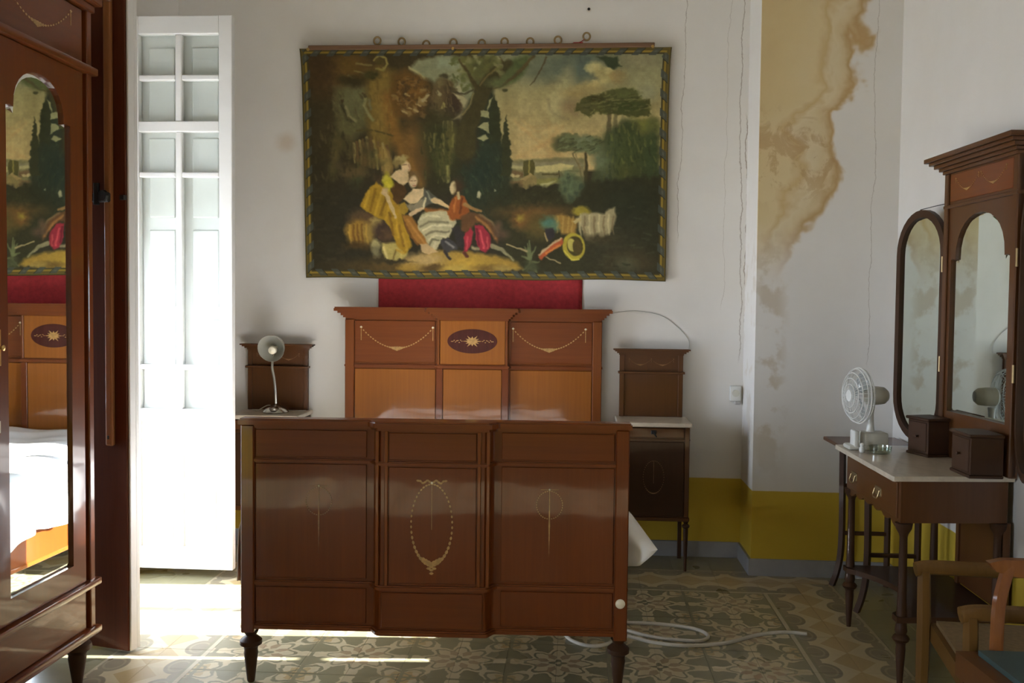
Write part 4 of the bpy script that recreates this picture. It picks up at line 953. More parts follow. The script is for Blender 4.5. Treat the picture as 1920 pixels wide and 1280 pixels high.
    blob(838, 160, 20, 14, (72, 60, 38), .25); blob(830, 155, 8, 9, (92, 80, 54), .6); blob(848, 168, 10, 6, (56, 46, 30), .5); blob(838, 142, 9, 4, (58, 52, 34), .4)
    blob(840, 192, 32, 26, (68, 54, 36), .18); blob(858, 196, 13, 20, (52, 40, 30), .5); blob(826, 190, 10, 20, (90, 76, 50), .6); poly([(829, 203), (836, 192), (842, 201)], (150, 138, 84), 1.5)
    stroke([(796, 188), (806, 178)], 7, (140, 124, 92), 1.6); stroke([(825, 172), (829, 177)], 6, (134, 124, 96), 1.8)
    poly([(852, 174), (872, 180), (885, 190), (880, 205), (872, 200), (866, 186)], (142, 134, 108), 1.6); poly([(868, 222), (872, 212), (866, 216), (850, 224)], (138, 128, 104), 1.6)
    poly([(858, 164), (866, 160), (872, 170), (864, 174)], (136, 130, 106), 1.6); stroke([(852, 171), (875, 176), (892, 168)], 3, (62, 58, 40), 1.2)
    blob(842, 228, 18, 8, (58, 48, 32), .5)
    for i in range(5): stroke([(836 + i * 4, 228), (834 + i * 4.5, 246)], 3, [(128, 116, 80), (84, 72, 46)][i % 2], 1.2)
    dabs(60, 775, 175, 34, 40, [(104, 74, 34), (70, 50, 26), (118, 92, 50), (60, 44, 26)], 6, 3, None, .6); dabs(30, 838, 180, 24, 34, [(88, 72, 46), (54, 42, 28), (100, 86, 58)], 10, 3, 1.4, .6)
    # sky on the right
    sky = np.clip((gx - 905 + N1 * 14) / 14, 0, 1) * np.clip((322 - gy) / 6, 0, 1)
    t = np.clip((gy - 100) / 215, 0, 1)[..., None]
    sk_ = np.where(t < .35, np.array((96, 98, 80)) * (1 - t / .35) + np.array((132, 122, 88)) * (t / .35), np.array((132, 122, 88)) * (1 - (t - .35) / .65) + np.array((158, 134, 92)) * ((t - .35) / .65))
    m = sky[..., None]; img[:] = img * (1 - m) + (sk_ + N2[..., None] * 18) * m
    blob(1060, 125, 60, 24, (76, 84, 76), .6); blob(1095, 120, 26, 30, (72, 82, 78), .6); blob(1010, 130, 40, 22, (92, 96, 82), .7, 0, .7)
    blob(1060, 175, 14, 45, (146, 138, 104), .7, .25, .8); blob(1045, 200, 10, 30, (148, 138, 102), .7, 0, .7); stroke([(1032, 185), (1036, 205), (1052, 218), (1070, 224)], 4, (112, 102, 78), 3, .6)
    for (a, b, r, c) in ((1118, 128, 14, (160, 150, 108)), (1108, 128, 8, (150, 142, 104)), (1128, 138, 12, (140, 128, 88)), (1143, 134, 9, (166, 154, 110)), (1150, 145, 12, (140, 122, 80)), (1165, 145, 14, (130, 110, 72)), (1135, 150, 10, (152, 140, 98)), (1120, 157, 8, (156, 142, 100))): blob(a, b, r, r * .8, c, .5)
    blob(1200, 115, 36, 16, (118, 112, 90), .6); blob(1205, 150, 34, 22, (124, 120, 92), .6); blob(1215, 175, 20, 14, (130, 128, 104), .6); blob(1085, 175, 24, 10, (132, 114, 76), .7); blob(1075, 200, 18, 14, (122, 102, 74), .7); blob(1110, 165, 20, 8, (140, 124, 84), .7)
    for i in range(22): stroke([(960 + rs.rand() * 90, 215 + rs.rand() * 80)] * 1 + [(1010 + rs.rand() * 70, 222 + rs.rand() * 78)], 3 + rs.rand() * 4, [(166, 146, 102), (150, 118, 78), (140, 124, 88), (160, 130, 84)][rs.randint(4)], 3, .35)
    poly([(1118, 106), (1158, 108), (1162, 122), (1166, 124), (1152, 131), (1140, 126), (1132, 114)], (46, 54, 36), 2)
    # distant view
    poly([(955, 302), (1000, 298), (1060, 294), (1100, 296), (1100, 345), (955, 345)], (104, 98, 70), 2); poly([(955, 306), (1085, 300), (1100, 310), (955, 314)], (112, 106, 84), 2)
    poly([(1006, 312), (1060, 306), (1080, 308), (1078, 318), (1040, 323), (1010, 322)], (160, 148, 104), 1.5); poly([(962, 310), (986, 311), (986, 317), (962, 315)], (146, 136, 102), 1.5); poly([(1058, 320), (1090, 322), (1098, 330), (1062, 332)], (140, 130, 92), 1.5); poly([(1010, 335), (1045, 332), (1062, 336), (1030, 350), (1012, 346)], (112, 108, 60), 2); poly([(1018, 344), (1048, 338), (1022, 354)], (150, 144, 104), 1.5)
    poly([(986, 301), (1004, 299), (1007, 306), (1007, 332), (986, 330)], (70, 66, 34), 1); stroke([(997, 301), (997, 325)], 3, (118, 106, 56), 1); stroke([(1053, 320), (1053, 334)], 2, (66, 60, 36), 1); stroke([(1022, 326), (1050, 326)], 3, (74, 68, 40), 1)
    poly([(960, 318), (985, 320), (984, 332), (962, 330)], (98, 78, 54), 1.5); blob(966, 327, 4, 3, (158, 140, 104), .4); blob(974, 327, 4, 3, (158, 140, 104), .4)
    poly([(980, 336), (1000, 324), (1010, 330), (1012, 345), (991, 354), (984, 350)], (118, 102, 66), 1); poly([(980, 336), (1000, 324), (1004, 326), (988, 338)], (140, 118, 78), 1); poly([(956, 338), (984, 338), (986, 352), (956, 350)], (104, 84, 56), 1.5)
    # pines
    for (pts, wd, c) in (([(1146, 214), (1146, 240), (1142, 275), (1143, 300)], [8, 9, 14, 18], (82, 72, 50)), ([(1158, 215), (1156, 240), (1160, 270)], [6, 8, 12], (96, 88, 62)), ([(1172, 212), (1166, 235), (1158, 258)], [4, 5, 7], (120, 112, 80))): stroke(pts, wd, c, 1.5)
    poly([(1081, 211), (1086, 195), (1098, 184), (1114, 177), (1132, 176), (1146, 171), (1160, 170), (1176, 165), (1192, 168), (1200, 180), (1212, 186), (1222, 186), (1221, 194), (1212, 198), (1224, 206), (1224, 216), (1206, 216), (1190, 220), (1168, 216), (1140, 214), (1124, 210), (1112, 218), (1098, 217), (1094, 210)], (66, 66, 34), 2, 1, 1.4)
    blob(1175, 178, 24, 10, (78, 82, 46), .6); blob(1182, 200, 30, 12, (58, 64, 32), .6); blob(1105, 200, 14, 10, (78, 76, 44), .6); blob(1120, 186, 12, 6, (54, 48, 24), .5)
    for (a, b, c, d) in ((1150, 188, 1205, 186), (1136, 192, 1152, 184), (1126, 195, 1140, 188), (1202, 204, 1222, 202), (1118, 205, 1112, 212)): stroke([(a, b), (c, d)], 2.5, (112, 106, 70), 1.2, .8)
    poly([(1140, 250), (1165, 232), (1180, 225), (1200, 228), (1236, 222), (1242, 420), (1110, 420), (1118, 330), (1130, 290)], (56, 62, 36), 6); blob(1210, 236, 26, 14, (104, 102, 48), .6); blob(1180, 240, 16, 14, (48, 54, 32), .5); blob(1150, 280, 16, 34, (62, 70, 46), .6); blob(1185, 290, 24, 50, (56, 64, 36), .6); blob(1175, 340, 24, 30, (72, 76, 36), .6); blob(1225, 300, 14, 60, (50, 60, 36), .6); blob(1140, 330, 16, 30, (70, 78, 56), .6)
    dabs(110, 1185, 310, 52, 80, [(74, 80, 44), (48, 54, 30), (64, 72, 38), (86, 90, 46), (42, 48, 30)], 12, 4, 1.45, .6); dabs(70, 1155, 195, 62, 20, [(84, 86, 48), (52, 52, 26), (98, 98, 60), (60, 62, 32)], 9, 3, -.15, .6)
    blob(1068, 266, 26, 15, (66, 68, 44), .25); blob(1055, 274, 12, 9, (74, 76, 50), .4); blob(1072, 258, 16, 7, (84, 88, 62), .5)
    blob(1108, 270, 30, 15, (74, 80, 54), .25); blob(1100, 262, 18, 8, (94, 102, 80), .5); blob(1122, 280, 16, 10, (78, 86, 62), .5); blob(1090, 278, 14, 7, (88, 96, 72), .5); blob(1130, 300, 14, 14, (86, 94, 72), .6)
    dabs(60, 1090, 270, 44, 16, [(102, 108, 80), (58, 62, 40), (86, 92, 64), (70, 74, 46)], 7, 3, -.3, .7)
    stroke([(1078, 288), (1092, 312), (1098, 345)], 3, (98, 86, 60), 1.2); stroke([(1084, 288), (1100, 330)], 2.5, (112, 100, 72), 1.2); stroke([(1103, 288), (1104, 320), (1103, 350)], [5, 6, 7], (56, 50, 30), 1.5)
    # dark hedges and ground
    poly([(950, 352), (972, 344), (992, 354), (1008, 346), (1030, 352), (1060, 346), (1110, 338), (1245, 330), (1245, 522), (950, 522)], (44, 42, 27), 5, 1, 1.2)
    blob(1075, 345, 20, 24, (62, 72, 52), .5)
    for (a, b, r) in ((1060, 340, 7), (1070, 338, 7), (1080, 345, 8), (1062, 352, 7), (1083, 358, 9), (1072, 368, 9), (1090, 345, 7), (1068, 328, 6)): blob(a, b, r, r * 1.2, (86, 98, 74), .6, 0, .8); blob(a + 3, b + 3, r * .6, r * .8, (52, 62, 50), .5, 0, .8)
    blob(1185, 400, 60, 60, (38, 40, 28), .7); blob(1160, 460, 60, 45, (48, 46, 34), .7); blob(1190, 490, 40, 20, (60, 52, 36), .7); blob(1180, 495, 18, 12, (74, 78, 62), .7, 0, .7)
    # dark trees of the middle
    poly([(882, 190), (905, 165), (930, 170), (946, 262), (962, 300), (962, 380), (985, 430), (860, 440), (858, 360), (872, 300), (866, 235)], (40, 44, 31), 5)
    blob(905, 330, 34, 70, (34, 44, 36), .6); blob(880, 260, 16, 40, (54, 40, 26), .7); blob(935, 400, 40, 40, (42, 42, 28), .7); blob(830, 280, 34, 60, (46, 48, 27), .6); blob(850, 265, 10, 26, (92, 88, 46), .7, 0, .7); blob(832, 300, 14, 22, (66, 66, 34), .7)
    for i in range(7): stroke([(818 + i * 6, 252 + (i % 3) * 9), (816 + i * 6, 275 + (i % 2) * 14)], 4, [(104, 98, 56), (60, 58, 32), (84, 80, 42)][i % 3], 1.8, .8)
    stroke([(843, 312), (843, 340)], 6, (112, 108, 66), 2)
    dabs(120, 905, 320, 44, 100, [(50, 58, 42), (32, 40, 32), (44, 50, 34), (38, 46, 36)], 9, 4, 1.3, .6); dabs(60, 825, 290, 34, 60, [(70, 68, 38), (44, 44, 26), (84, 78, 42), (54, 50, 28)], 9, 4, 1.4, .6); dabs(50, 1160, 440, 80, 60, [(54, 52, 36), (42, 40, 28), (60, 60, 44)], 12, 4, 0, .5); dabs(40, 1010, 375, 60, 20, [(52, 50, 30), (38, 36, 24)], 8, 4, None, .5)
    # leaning trunk and boughs
    poly([(866, 110), (930, 106), (940, 130), (908, 150), (880, 150)], (86, 84, 48), 6); blob(915, 130, 26, 20, (74, 76, 44), .6)
    poly([(945, 118), (985, 104), (1000, 104), (985, 140), (962, 156), (938, 152)], (66, 76, 46), 5); blob(955, 140, 20, 14, (72, 80, 50), .6)
    stroke([(866, 112), (882, 135), (894, 158), (902, 168)], [4, 6, 8, 8], (62, 52, 28), 1.5); stroke([(942, 108), (952, 122), (940, 134)], [4, 6, 8], (64, 54, 30), 1.5)
    stroke([(958, 118), (930, 140), (912, 168), (898, 205), (880, 240), (876, 280)], [14, 26, 28, 28, 34, 40], (56, 50, 28), 2.5); stroke([(1004, 106), (982, 130), (965, 146), (946, 160), (930, 166)], [6, 7, 5, 4, 3], (72, 62, 36), 1.5); stroke([(1028, 108), (1022, 124), (1008, 148), (998, 160)], [3, 2.5, 2, 1.5], (70, 62, 42), 1); stroke([(892, 175), (886, 195), (872, 215)], 3, (104, 94, 60), 1.5); stroke([(904, 160), (920, 140), (940, 126)], 3, (94, 80, 46), 1.5)
    blob(935, 155, 16, 8, (76, 82, 52), .6); blob(952, 168, 6, 3, (62, 60, 36), .4)
    for i in range(34): blob(866 + rs.rand() * 80, 104 + rs.rand() * 34, 2 + rs.rand() * 5, 2 + rs.rand() * 4, [(112, 110, 76), (64, 66, 38), (126, 124, 96), (84, 82, 44)][rs.randint(4)], .5, rs.rand() * 3, .7)
    # cypresses and the light between them
    for p_ in ([(905, 207), (911, 205), (922, 210), (922, 221), (906, 217)], [(901, 238), (912, 229), (921, 228), (921, 250), (912, 244)], [(899, 258), (914, 252), (921, 258), (910, 264)], [(922, 188), (928, 182), (922, 202), (918, 208)]): poly(p_, (126, 124, 94), 1.2)
    poly([(932, 178), (936, 192), (941, 204), (940, 218), (944, 232), (944, 262), (922, 270), (922, 226), (924, 200)], (42, 45, 28), 1.4, 1, 1); poly([(953, 213), (956, 228), (959, 244), (960, 270), (963, 290), (963, 330), (944, 330), (946, 268), (949, 240)], (46, 47, 29), 1.4, 1, 1)
    stroke([(947, 215), (947, 250)], 4, (140, 128, 92), 1.5)
    # meadow, flock, hat
    blob(1010, 398, 60, 12, (88, 64, 34), .7); blob(985, 415, 20, 14, (108, 72, 36), .6); blob(980, 408, 8, 6, (126, 108, 44), .6); blob(1015, 425, 24, 20, (78, 66, 34), .7); blob(1096, 396, 16, 10, (130, 116, 40), .3)
    poly([(1042, 404), (1060, 400), (1080, 408), (1090, 412), (1085, 440), (1060, 438), (1046, 420)], (126, 96, 46), 3)
    for xx in (1052, 1062, 1072, 1080): stroke([(xx, 406), (xx - 2, 434)], 3, (150, 120, 62), 1.5, .8)
    poly([(1086, 410), (1098, 400), (1118, 397), (1138, 400), (1148, 390), (1158, 388), (1160, 402), (1158, 420), (1148, 440), (1120, 452), (1104, 450), (1098, 430), (1090, 416)], (136, 124, 98), 2.5)
    for i, xx in enumerate((1094, 1102, 1111, 1120, 1129, 1138, 1147, 1155)): stroke([(xx, 402 + (i % 2) * 4), (xx - 1, 425), (xx + 2, 446 - i)], [3, 4, 2], [(164, 152, 122), (104, 90, 66)][i % 2], 1.5, .8)
    blob(1128, 448, 30, 8, (56, 50, 34), .7); poly([(1080, 415), (1094, 408), (1096, 413), (1084, 419)], (150, 134, 96), 1.2)
    blob(1034, 416, 14, 11, (66, 100, 92), .5); blob(1046, 424, 8, 8, (74, 104, 90), .6, 0, .7); poly([(1028, 428), (1044, 426), (1046, 444), (1036, 452), (1028, 444)], (44, 40, 46), 2); stroke([(1027, 436), (1032, 450)], 3, (130, 112, 78), 1)
    poly([(1014, 482), (1036, 460), (1052, 448), (1062, 446), (1060, 458), (1040, 470), (1020, 488)], (152, 70, 38), 1.5); stroke([(1016, 478), (1034, 462), (1058, 446)], 4, (160, 132, 106), 1.3); stroke([(1030, 474), (1056, 460)], 4, (172, 98, 46), 1.3)
    blob(1082, 462, 21, 26, (142, 128, 42), .06, -.2, 1, .2); blob(1084, 461, 15, 19, (60, 52, 26), .08, -.2, 1, .2); blob(1078, 459, 8, 13, (150, 138, 70), .12, -.2, 1, .2); blob(1088, 463, 8.5, 14, (70, 58, 30), .12, -.1, 1, .2); stroke([(1064, 470), (1078, 487), (1092, 486)], 2.5, (166, 152, 60), 1)
    for (a, b) in (((1000, 482), (988, 462)), ((1000, 482), (998, 452)), ((1000, 482), (1010, 462)), ((1000, 486), (984, 480)), ((1000, 492), (1016, 490)), ((998, 496), (986, 506)), ((1004, 498), (1012, 510)), ((998, 480), (994, 456))): stroke([a, b], [6, 2], (88, 94, 66), 1.5)
    blob(1000, 500, 12, 10, (62, 66, 46), .6); stroke([(955, 458), (994, 471)], 3, (134, 118, 88), 1); stroke([(1030, 482), (1056, 492)], 3, (126, 110, 84), 1)
    # ground and path
    blob(760, 505, 110, 18, (74, 58, 30), .6); poly([(742, 505), (775, 486), (820, 472), (880, 474), (935, 480), (975, 492), (985, 504), (955, 512), (880, 516), (790, 516)], (132, 104, 42), 4); blob(800, 488, 40, 12, (150, 124, 82), .6); blob(880, 494, 40, 12, (146, 116, 44), .6); blob(925, 505, 30, 6, (92, 70, 32), .6); blob(815, 504, 24, 7, (74, 56, 30), .5); blob(950, 505, 20, 5, (130, 108, 56), .6); blob(855, 505, 24, 6, (150, 124, 56), .6); blob(965, 512, 16, 5, (48, 44, 32), .5)
    # sheep
    blob(684, 415, 30, 20, (82, 62, 44), .5); blob(668, 438, 22, 24, (132, 100, 38), .35); blob(690, 440, 12, 20, (128, 104, 52), .5)
    for xx in (654, 661, 669, 677, 686): stroke([(xx, 424), (xx - 1, 444), (xx + 2, 460)], 3.5, [(158, 124, 52), (92, 62, 26)][int(xx) % 2], 1.6, .8)
    blob(668, 464, 24, 7, (64, 48, 26), .6); blob(706, 422, 10, 13, (142, 122, 72), .5); blob(718, 436, 20, 17, (58, 44, 38), .35); blob(728, 442, 14, 12, (70, 52, 38), .5)
    poly([(716, 458), (745, 455), (765, 462), (764, 480), (750, 490), (722, 488), (716, 475)], (150, 134, 78), 2.5); blob(703, 462, 11, 10, (136, 126, 90), .4); blob(704, 475, 8, 11, (98, 92, 70), .5); stroke([(720, 465), (724, 485)], 4, (172, 156, 104), 1.5); stroke([(742, 470), (736, 486)], 3, (104, 86, 46), 1.5); stroke([(757, 468), (750, 488)], 4, (166, 148, 88), 1.5); blob(735, 492, 34, 4, (48, 42, 28), .5)
    # lady in yellow
    poly([(674, 388), (684, 366), (694, 352), (706, 342), (718, 350), (732, 356), (742, 372), (752, 392), (757, 415), (768, 440), (772, 462), (760, 478), (744, 462), (736, 436), (722, 414), (704, 408), (688, 398)], (140, 108, 26), 1.8)
    for (a, b, c, d, col) in ((684, 388, 692, 360, (166, 132, 40)), (694, 396, 704, 356, (108, 78, 20)), (703, 402, 716, 360, (164, 130, 36)), (714, 404, 724, 372, (100, 72, 22)), (724, 412, 732, 380, (158, 122, 32)), (738, 440, 730, 400, (104, 74, 22)), (748, 446, 742, 404, (162, 126, 34)), (757, 462, 750, 424, (110, 80, 24)), (764, 470, 756, 440, (156, 122, 40)), (744, 470, 756, 476, (150, 116, 38))): stroke([(a, b), (c, d)], 4.5, col, 1.8, .85)
    poly([(735, 350), (742, 342), (760, 346), (765, 360), (755, 378), (745, 384), (737, 372)], (66, 46, 24), 1.6); blob(728, 340, 10, 14, (148, 138, 30), .3); blob(730, 350, 8, 7, (172, 160, 44), .5); blob(725, 334, 7, 5, (160, 148, 50), .5)
    stroke([(722, 362), (728, 372), (736, 392), (742, 408)], [8, 8, 7, 5], (168, 144, 112), 1.2); blob(722, 360, 6, 8, (160, 136, 110), .4)
    poly([(754, 404), (772, 404), (784, 422), (798, 446), (812, 462), (800, 466), (782, 458), (766, 434)], (128, 86, 36), 1.8); stroke([(766, 412), (784, 440), (800, 460)], 4, (150, 104, 50), 1.6); stroke([(760, 418), (772, 444), (784, 460)], 4, (92, 60, 28), 1.6); poly([(748, 384), (760, 380), (768, 392), (760, 404), (750, 402)], (136, 108, 34), 1.5)
    poly([(733, 331), (744, 320), (758, 316), (768, 326), (769, 342), (757, 348), (746, 342)], (170, 146, 116), 1.4); blob(763, 312, 8.5, 11.5, (172, 148, 120), .2, -.3, 1, .2); blob(752, 301, 11, 9, (122, 106, 66), .3); blob(746, 308, 6, 7, (108, 92, 56), .4); blob(757, 296, 9, 5, (140, 124, 82), .5); stroke([(768, 308), (771, 316), (768, 320)], 2.5, (148, 112, 92), 1); stroke([(757, 310), (765, 308)], 1.8, (104, 80, 60), .8)
    # lady in white
    blob(778, 334, 11, 12, (92, 72, 46), .3); blob(777, 341, 8, 11.5, (170, 146, 120), .2, .15, 1, .2); stroke([(772, 339), (776, 339)], 1.6, (110, 82, 64), .8); stroke([(779, 339), (783, 338)], 1.6, (110, 82, 64), .8); stroke([(776, 349), (781, 348)], 1.8, (140, 84, 72), .8)
    poly([(758, 374), (768, 362), (776, 354), (788, 354), (798, 352), (798, 366), (788, 380), (770, 384)], (178, 154, 124), 1.4); poly([(762, 384), (778, 384), (794, 374), (800, 366), (798, 386), (786, 398), (770, 396)], (112, 104, 90), 1.6); poly([(798, 354), (808, 358), (822, 372), (824, 378), (810, 384), (800, 388), (796, 376)], (72, 72, 68), 1.6); stroke([(803, 360), (812, 378)], 3, (112, 112, 104), 1.2); stroke([(800, 372), (797, 392)], 4, (172, 160, 136), 1.4)
    stroke([(816, 376), (826, 378), (838, 386), (850, 391)], [10, 9, 7, 4], (172, 146, 114), 1.2); stroke([(772, 402), (784, 396), (794, 392)], [8, 7, 5], (170, 144, 118), 1.2); stroke([(802, 394), (846, 398)], 8, (118, 72, 32), 2)
    poly([(784, 416), (792, 402), (806, 396), (838, 396), (852, 402), (858, 418), (850, 436), (846, 446), (832, 448), (822, 470), (812, 474), (804, 462), (796, 444), (786, 430)], (152, 144, 120), 1.6)
    for (pts, col) in (([(790, 412), (804, 404), (826, 408)], (176, 170, 146)), ([(790, 426), (806, 416), (842, 418)], (104, 98, 82)), ([(796, 432), (812, 424), (848, 424)], (180, 172, 148)), ([(800, 442), (814, 434), (844, 436)], (98, 92, 78)), ([(806, 450), (818, 442), (838, 444)], (176, 168, 142)), ([(806, 462), (812, 450), (824, 452)], (92, 88, 72)), ([(814, 470), (818, 458)], (168, 160, 136)), ([(844, 402), (850, 414)], (172, 150, 116))): stroke(pts, 4, col, 1.5, .9)
    poly([(828, 452), (842, 446), (862, 462), (860, 470), (848, 472), (838, 478), (832, 470)], (54, 52, 58), 1.6); stroke([(838, 454), (854, 466)], 4, (104, 102, 108), 1.6); stroke([(836, 474), (846, 488)], 5, (44, 38, 38), 1.5); poly([(788, 460), (800, 458), (824, 474), (806, 478), (792, 474)], (164, 136, 102), 1.4)
    poly([(850, 428), (864, 424), (874, 444), (872, 470), (860, 462)], (42, 38, 40), 2.5)
    # shepherd
    blob(858, 350, 8, 14, (74, 50, 34), .5); blob(853, 352, 6.5, 12.5, (170, 152, 122), .2, .1, 1, .2); blob(848, 354, 3, 3, (172, 152, 122), .4); blob(865, 350, 8, 16, (54, 40, 28), .6)
    poly([(845, 388), (850, 374), (860, 366), (874, 368), (880, 382), (884, 398), (868, 412), (850, 414), (842, 402)], (126, 66, 27), 1.7); stroke([(858, 372), (854, 398)], 4, (154, 88, 40), 1.4); stroke([(870, 372), (866, 400)], 4, (92, 46, 24), 1.4); stroke([(862, 362), (864, 372)], 5, (156, 138, 104), 1.4); stroke([(876, 384), (896, 394), (906, 396)], [8, 6, 4], (134, 100, 62), 1.4)
    poly([(866, 408), (884, 398), (906, 402), (926, 418), (940, 440), (938, 456), (930, 450), (915, 425), (896, 418), (880, 440), (868, 432)], (84, 56, 34), 2); stroke([(896, 408), (918, 424), (934, 448)], 5, (128, 88, 48), 1.8); stroke([(905, 404), (928, 418), (938, 436)], 4, (104, 84, 60), 1.8)
    poly([(874, 440), (886, 428), (892, 436), (888, 458), (880, 474), (872, 476)], (132, 34, 48), 1.6); poly([(894, 422), (910, 424), (922, 440), (926, 462), (914, 474), (902, 470), (896, 448)], (126, 32, 48), 1.6); stroke([(880, 446), (878, 468)], 3.5, (164, 54, 66), 1.4); stroke([(904, 434), (912, 466)], 4, (166, 56, 68), 1.4); stroke([(898, 430), (902, 460)], 3, (88, 22, 36), 1.4); stroke([(918, 446), (918, 466)], 3, (158, 60, 66), 1.4)
    stroke([(928, 462), (944, 468), (968, 488)], [10, 8, 3], (112, 106, 84), 1.5); stroke([(874, 476), (878, 482)], 6, (74, 40, 32), 1.5); stroke([(890, 466), (900, 468)], 6, (120, 108, 84), 2); blob(945, 440, 14, 8, (70, 54, 44), .6); blob(938, 425, 8, 10, (78, 60, 48), .6); blob(903, 364, 3, 6, (150, 144, 122), .5); blob(933, 356, 2, 2, (112, 112, 98), .5)
    # painterly texture and weave
    img[:] = img * (1 + .08 * N3[..., None] + .10 * N1[..., None] + .08 * N2[..., None])
    put((np.sin(gy * 2.1) * .5 + .5) * .10, (40, 36, 24)); img[:] = img * (1 + .06 * (rs.rand(CH, CW, 1) - .5))
    # plaited border
    wb = 15
    d = np.minimum(np.minimum(gx - X0, X0 + CW - 1 - gx), np.minimum(gy - Y0 + 2, Y0 + CH - 1 - gy)); hor = (np.minimum(gy - Y0, Y0 + CH - 1 - gy) < np.minimum(gx - X0, X0 + CW - 1 - gx))
    put((d < wb).astype(float), (52, 46, 26)); put(np.clip(1.2 - np.abs(d - 4) / 3.2, 0, 1), (86, 72, 30)); put(np.clip(1.4 - np.abs(d - 9.5) / 2.2, 0, 1), (122, 100, 34))
    al = np.where(hor, gx + d * .9, gy + d * .9); ph_ = (al / np.where(hor, 31.5, 36.0)) % 1.0
    put(((d > 3.5) & (d < wb + 1.5) & (ph_ < .42)).astype(float) * .85, (56, 60, 62)); put(((d > 7) & (d < 11) & (ph_ > .12) & (ph_ < .30)).astype(float) * .5, (76, 82, 88))
    put((np.abs(ph_ - .44) < .03) * ((d > 3) & (d < wb)) * .8, (36, 34, 28))
    img[..., 2] *= .90; img[:] = img * .9 + img.mean(-1, keepdims=True) * .1
    return np.clip(img, 6, 250), CW, CH
def build_tapestry():
    img, cw, ch = paint_tapestry()
    c = img / 255.0; lin_ = np.where(c <= .04045, c / 12.92, ((c + .055) / 1.055) ** 2.4) * 1.75
    tl, tr, bl_, br = (np.array(p) for p in ((-1.678, 3.022), (0.520, 3.012), (-1.646, 1.647), (0.518, 1.647)))
    v, u = np.mgrid[0:ch, 0:cw].astype(float); u /= cw - 1; v /= ch - 1
    P = (tl * (1 - u)[..., None] + tr * u[..., None]) * (1 - v)[..., None] + (bl_ * (1 - u)[..., None] + br * u[..., None]) * v[..., None]
    yy = 5.578 - 0.004 * np.sin(u * 9) * v - 0.003 * np.sin(u * 23 + 1) * v ** 2
    P[..., 0] += 0.012 * ((u - .5) * 2) * np.exp(-v * 14) ; P[..., 1] += 0.004 * np.sin(u * 17) * (v ** 4)
    front = np.stack([P[..., 0], yy, P[..., 1]], -1).reshape(-1, 3); n = cw * ch
    bi = np.concatenate([np.arange(cw), (np.arange(1, ch) * cw + cw - 1), ((ch - 1) * cw + np.arange(cw - 2, -1, -1)), (np.arange(ch - 2, 0, -1) * cw)])
    back = front[bi] + np.array((0, 0.010, 0)); verts = np.concatenate([front, back])
    a = (np.arange(ch - 1)[:, None] * cw + np.arange(cw - 1)[None, :]).reshape(-1)
    quads = np.stack([a, a + cw, a + cw + 1, a + 1], -1); m = len(bi); k = np.arange(m)
    rim = np.stack([bi[k], bi[(k + 1) % m], n + (k + 1) % m, n + k], -1)
    faces = np.concatenate([quads, rim])
    me = bpy.data.meshes.new('tapestry_cloth'); me.vertices.add(len(verts)); me.vertices.foreach_set('co', (verts - np.array(TAP)).ravel())
    me.loops.add(len(faces) * 4 + m); me.polygons.add(len(faces) + 1)
    me.loops.foreach_set('vertex_index', np.concatenate([faces.ravel(), n + k]).astype(np.int32))
    ls = np.concatenate([np.arange(len(faces)) * 4, [len(faces) * 4]]); me.polygons.foreach_set('loop_start', ls.astype(np.int32))
    me.update(calc_edges=True); me.validate()
    at = me.color_attributes.new('weave', 'FLOAT_COLOR', 'POINT'); col = np.ones((len(verts), 4)); col[:n, :3] = lin_.reshape(-1, 3); col[n:, :3] = (0.05, 0.045, 0.025)
    at.data.foreach_set('color', col.ravel())
    kx = NT('tapestry_weave'); ca = kx.n('ShaderNodeVertexColor', layer_name='weave'); MAT['tapestry_weave'] = kx.done(ca.outputs[0], 0.8, 0, 0, 0.25)
    me.materials.append(MAT['tapestry_weave']); o = bpy.data.objects.new('woven_picture', me); COL.objects.link(o); o.parent = tp; return o
TAP = (-0.57, 5.59, 1.64)
tp = thing('tapestry', 'large dark pastoral tapestry with plaited border hung above the bed', 'tapestry', TAP)
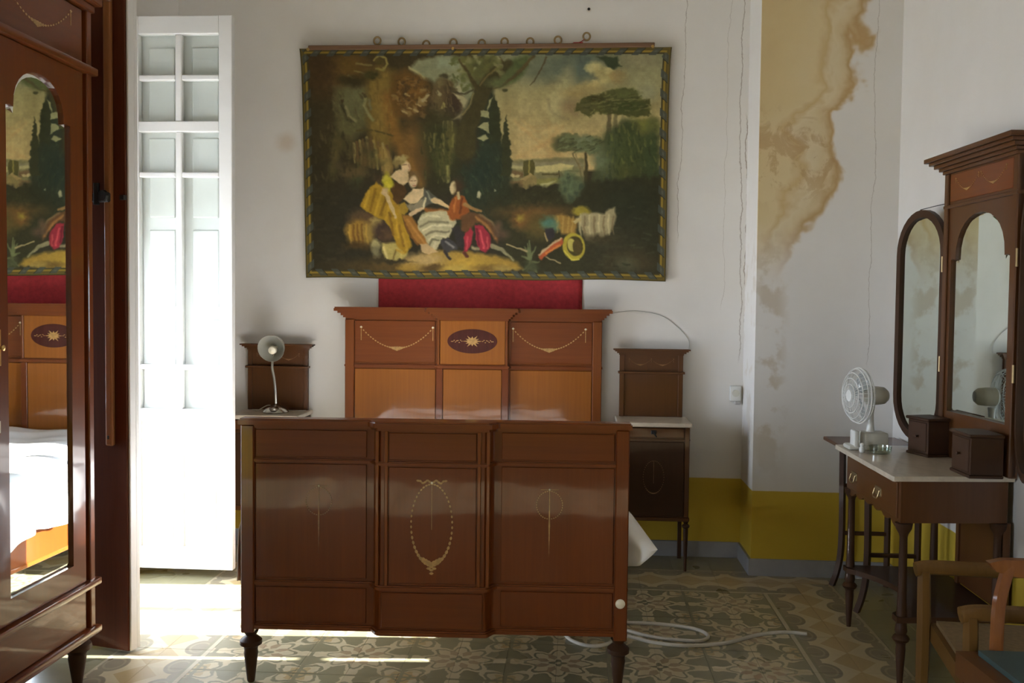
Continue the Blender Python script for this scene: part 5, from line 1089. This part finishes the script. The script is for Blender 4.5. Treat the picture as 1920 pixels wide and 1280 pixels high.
build_tapestry()
MB().box(-1.632, 0.430, 5.560, 5.575, 3.010, 3.036, 0.003).build('lath', 'lath', tp, off=TAP)
for i, (rx, rz) in enumerate(((-1.217, 3.066), (-1.069, 3.059), (-0.921, 3.042), (-0.758, 3.05), (-0.588, 3.045), (-0.452, 3.053), (-0.3, 3.052), (-0.136, 3.06), (0.033, 3.08))):
    MB().tube([(rx + 0.020 * math.cos(2 * PI * j / 24), 5.585, rz + 0.022 * math.sin(2 * PI * j / 24)) for j in range(24)], 0.0058, 8, True).build('ring', 'old_brass', tp, True, TAP)
for (rx, rz) in ((-1.632, 3.012), (-0.757, 3.010), (0.418, 3.012)): MB().lathe([(0.010, 0), (0.009, -0.006), (0, -0.008)], (rx, 5.561, rz), 10, 'y').build('tack', 'brass', tp, True, TAP)
MB().tube(spline([(-0.055, 5.57, 3.036), (-0.01, 5.575, 3.043), (0.020, 5.58, 3.062)], 5), 0.007, 6, False, 0.3).box(-0.045, 0.012, 5.572, 5.576, 3.032, 3.044).build('ribbon', 'red_cloth', tp, False, TAP)

# ------------------------------------------------------------------ cable on the floor
ca_ = MB().tube(spline([(0.10, 4.36, 0.008), (0.263, 4.366, 0.008), (0.413, 4.362, 0.008), (0.55, 4.32, 0.008), (0.605, 4.255, 0.008), (0.60, 4.19, 0.008), (0.535, 4.155, 0.008), (0.372, 4.182, 0.008), (0.257, 4.253, 0.008), (0.12, 4.33, 0.022), (0.05, 4.36, 0.008), (-0.02, 4.28, 0.008), (-0.03, 4.16, 0.008), (0.03, 4.07, 0.008), (0.10, 4.05, 0.008), (0.17, 4.10, 0.008), (0.22, 4.19, 0.008), (0.28, 4.165, 0.008), (0.367, 4.115, 0.008), (0.505, 4.094, 0.008), (0.675, 4.143, 0.008), (0.837, 4.26, 0.008), (0.966, 4.31, 0.008), (1.067, 4.298, 0.008)], 8), 0.0085, 8)
o = ca_.build('floor_cable', 'cable', None, True); tag(o, 'pale cable looping over the patterned floor beside the bed', 'cable')
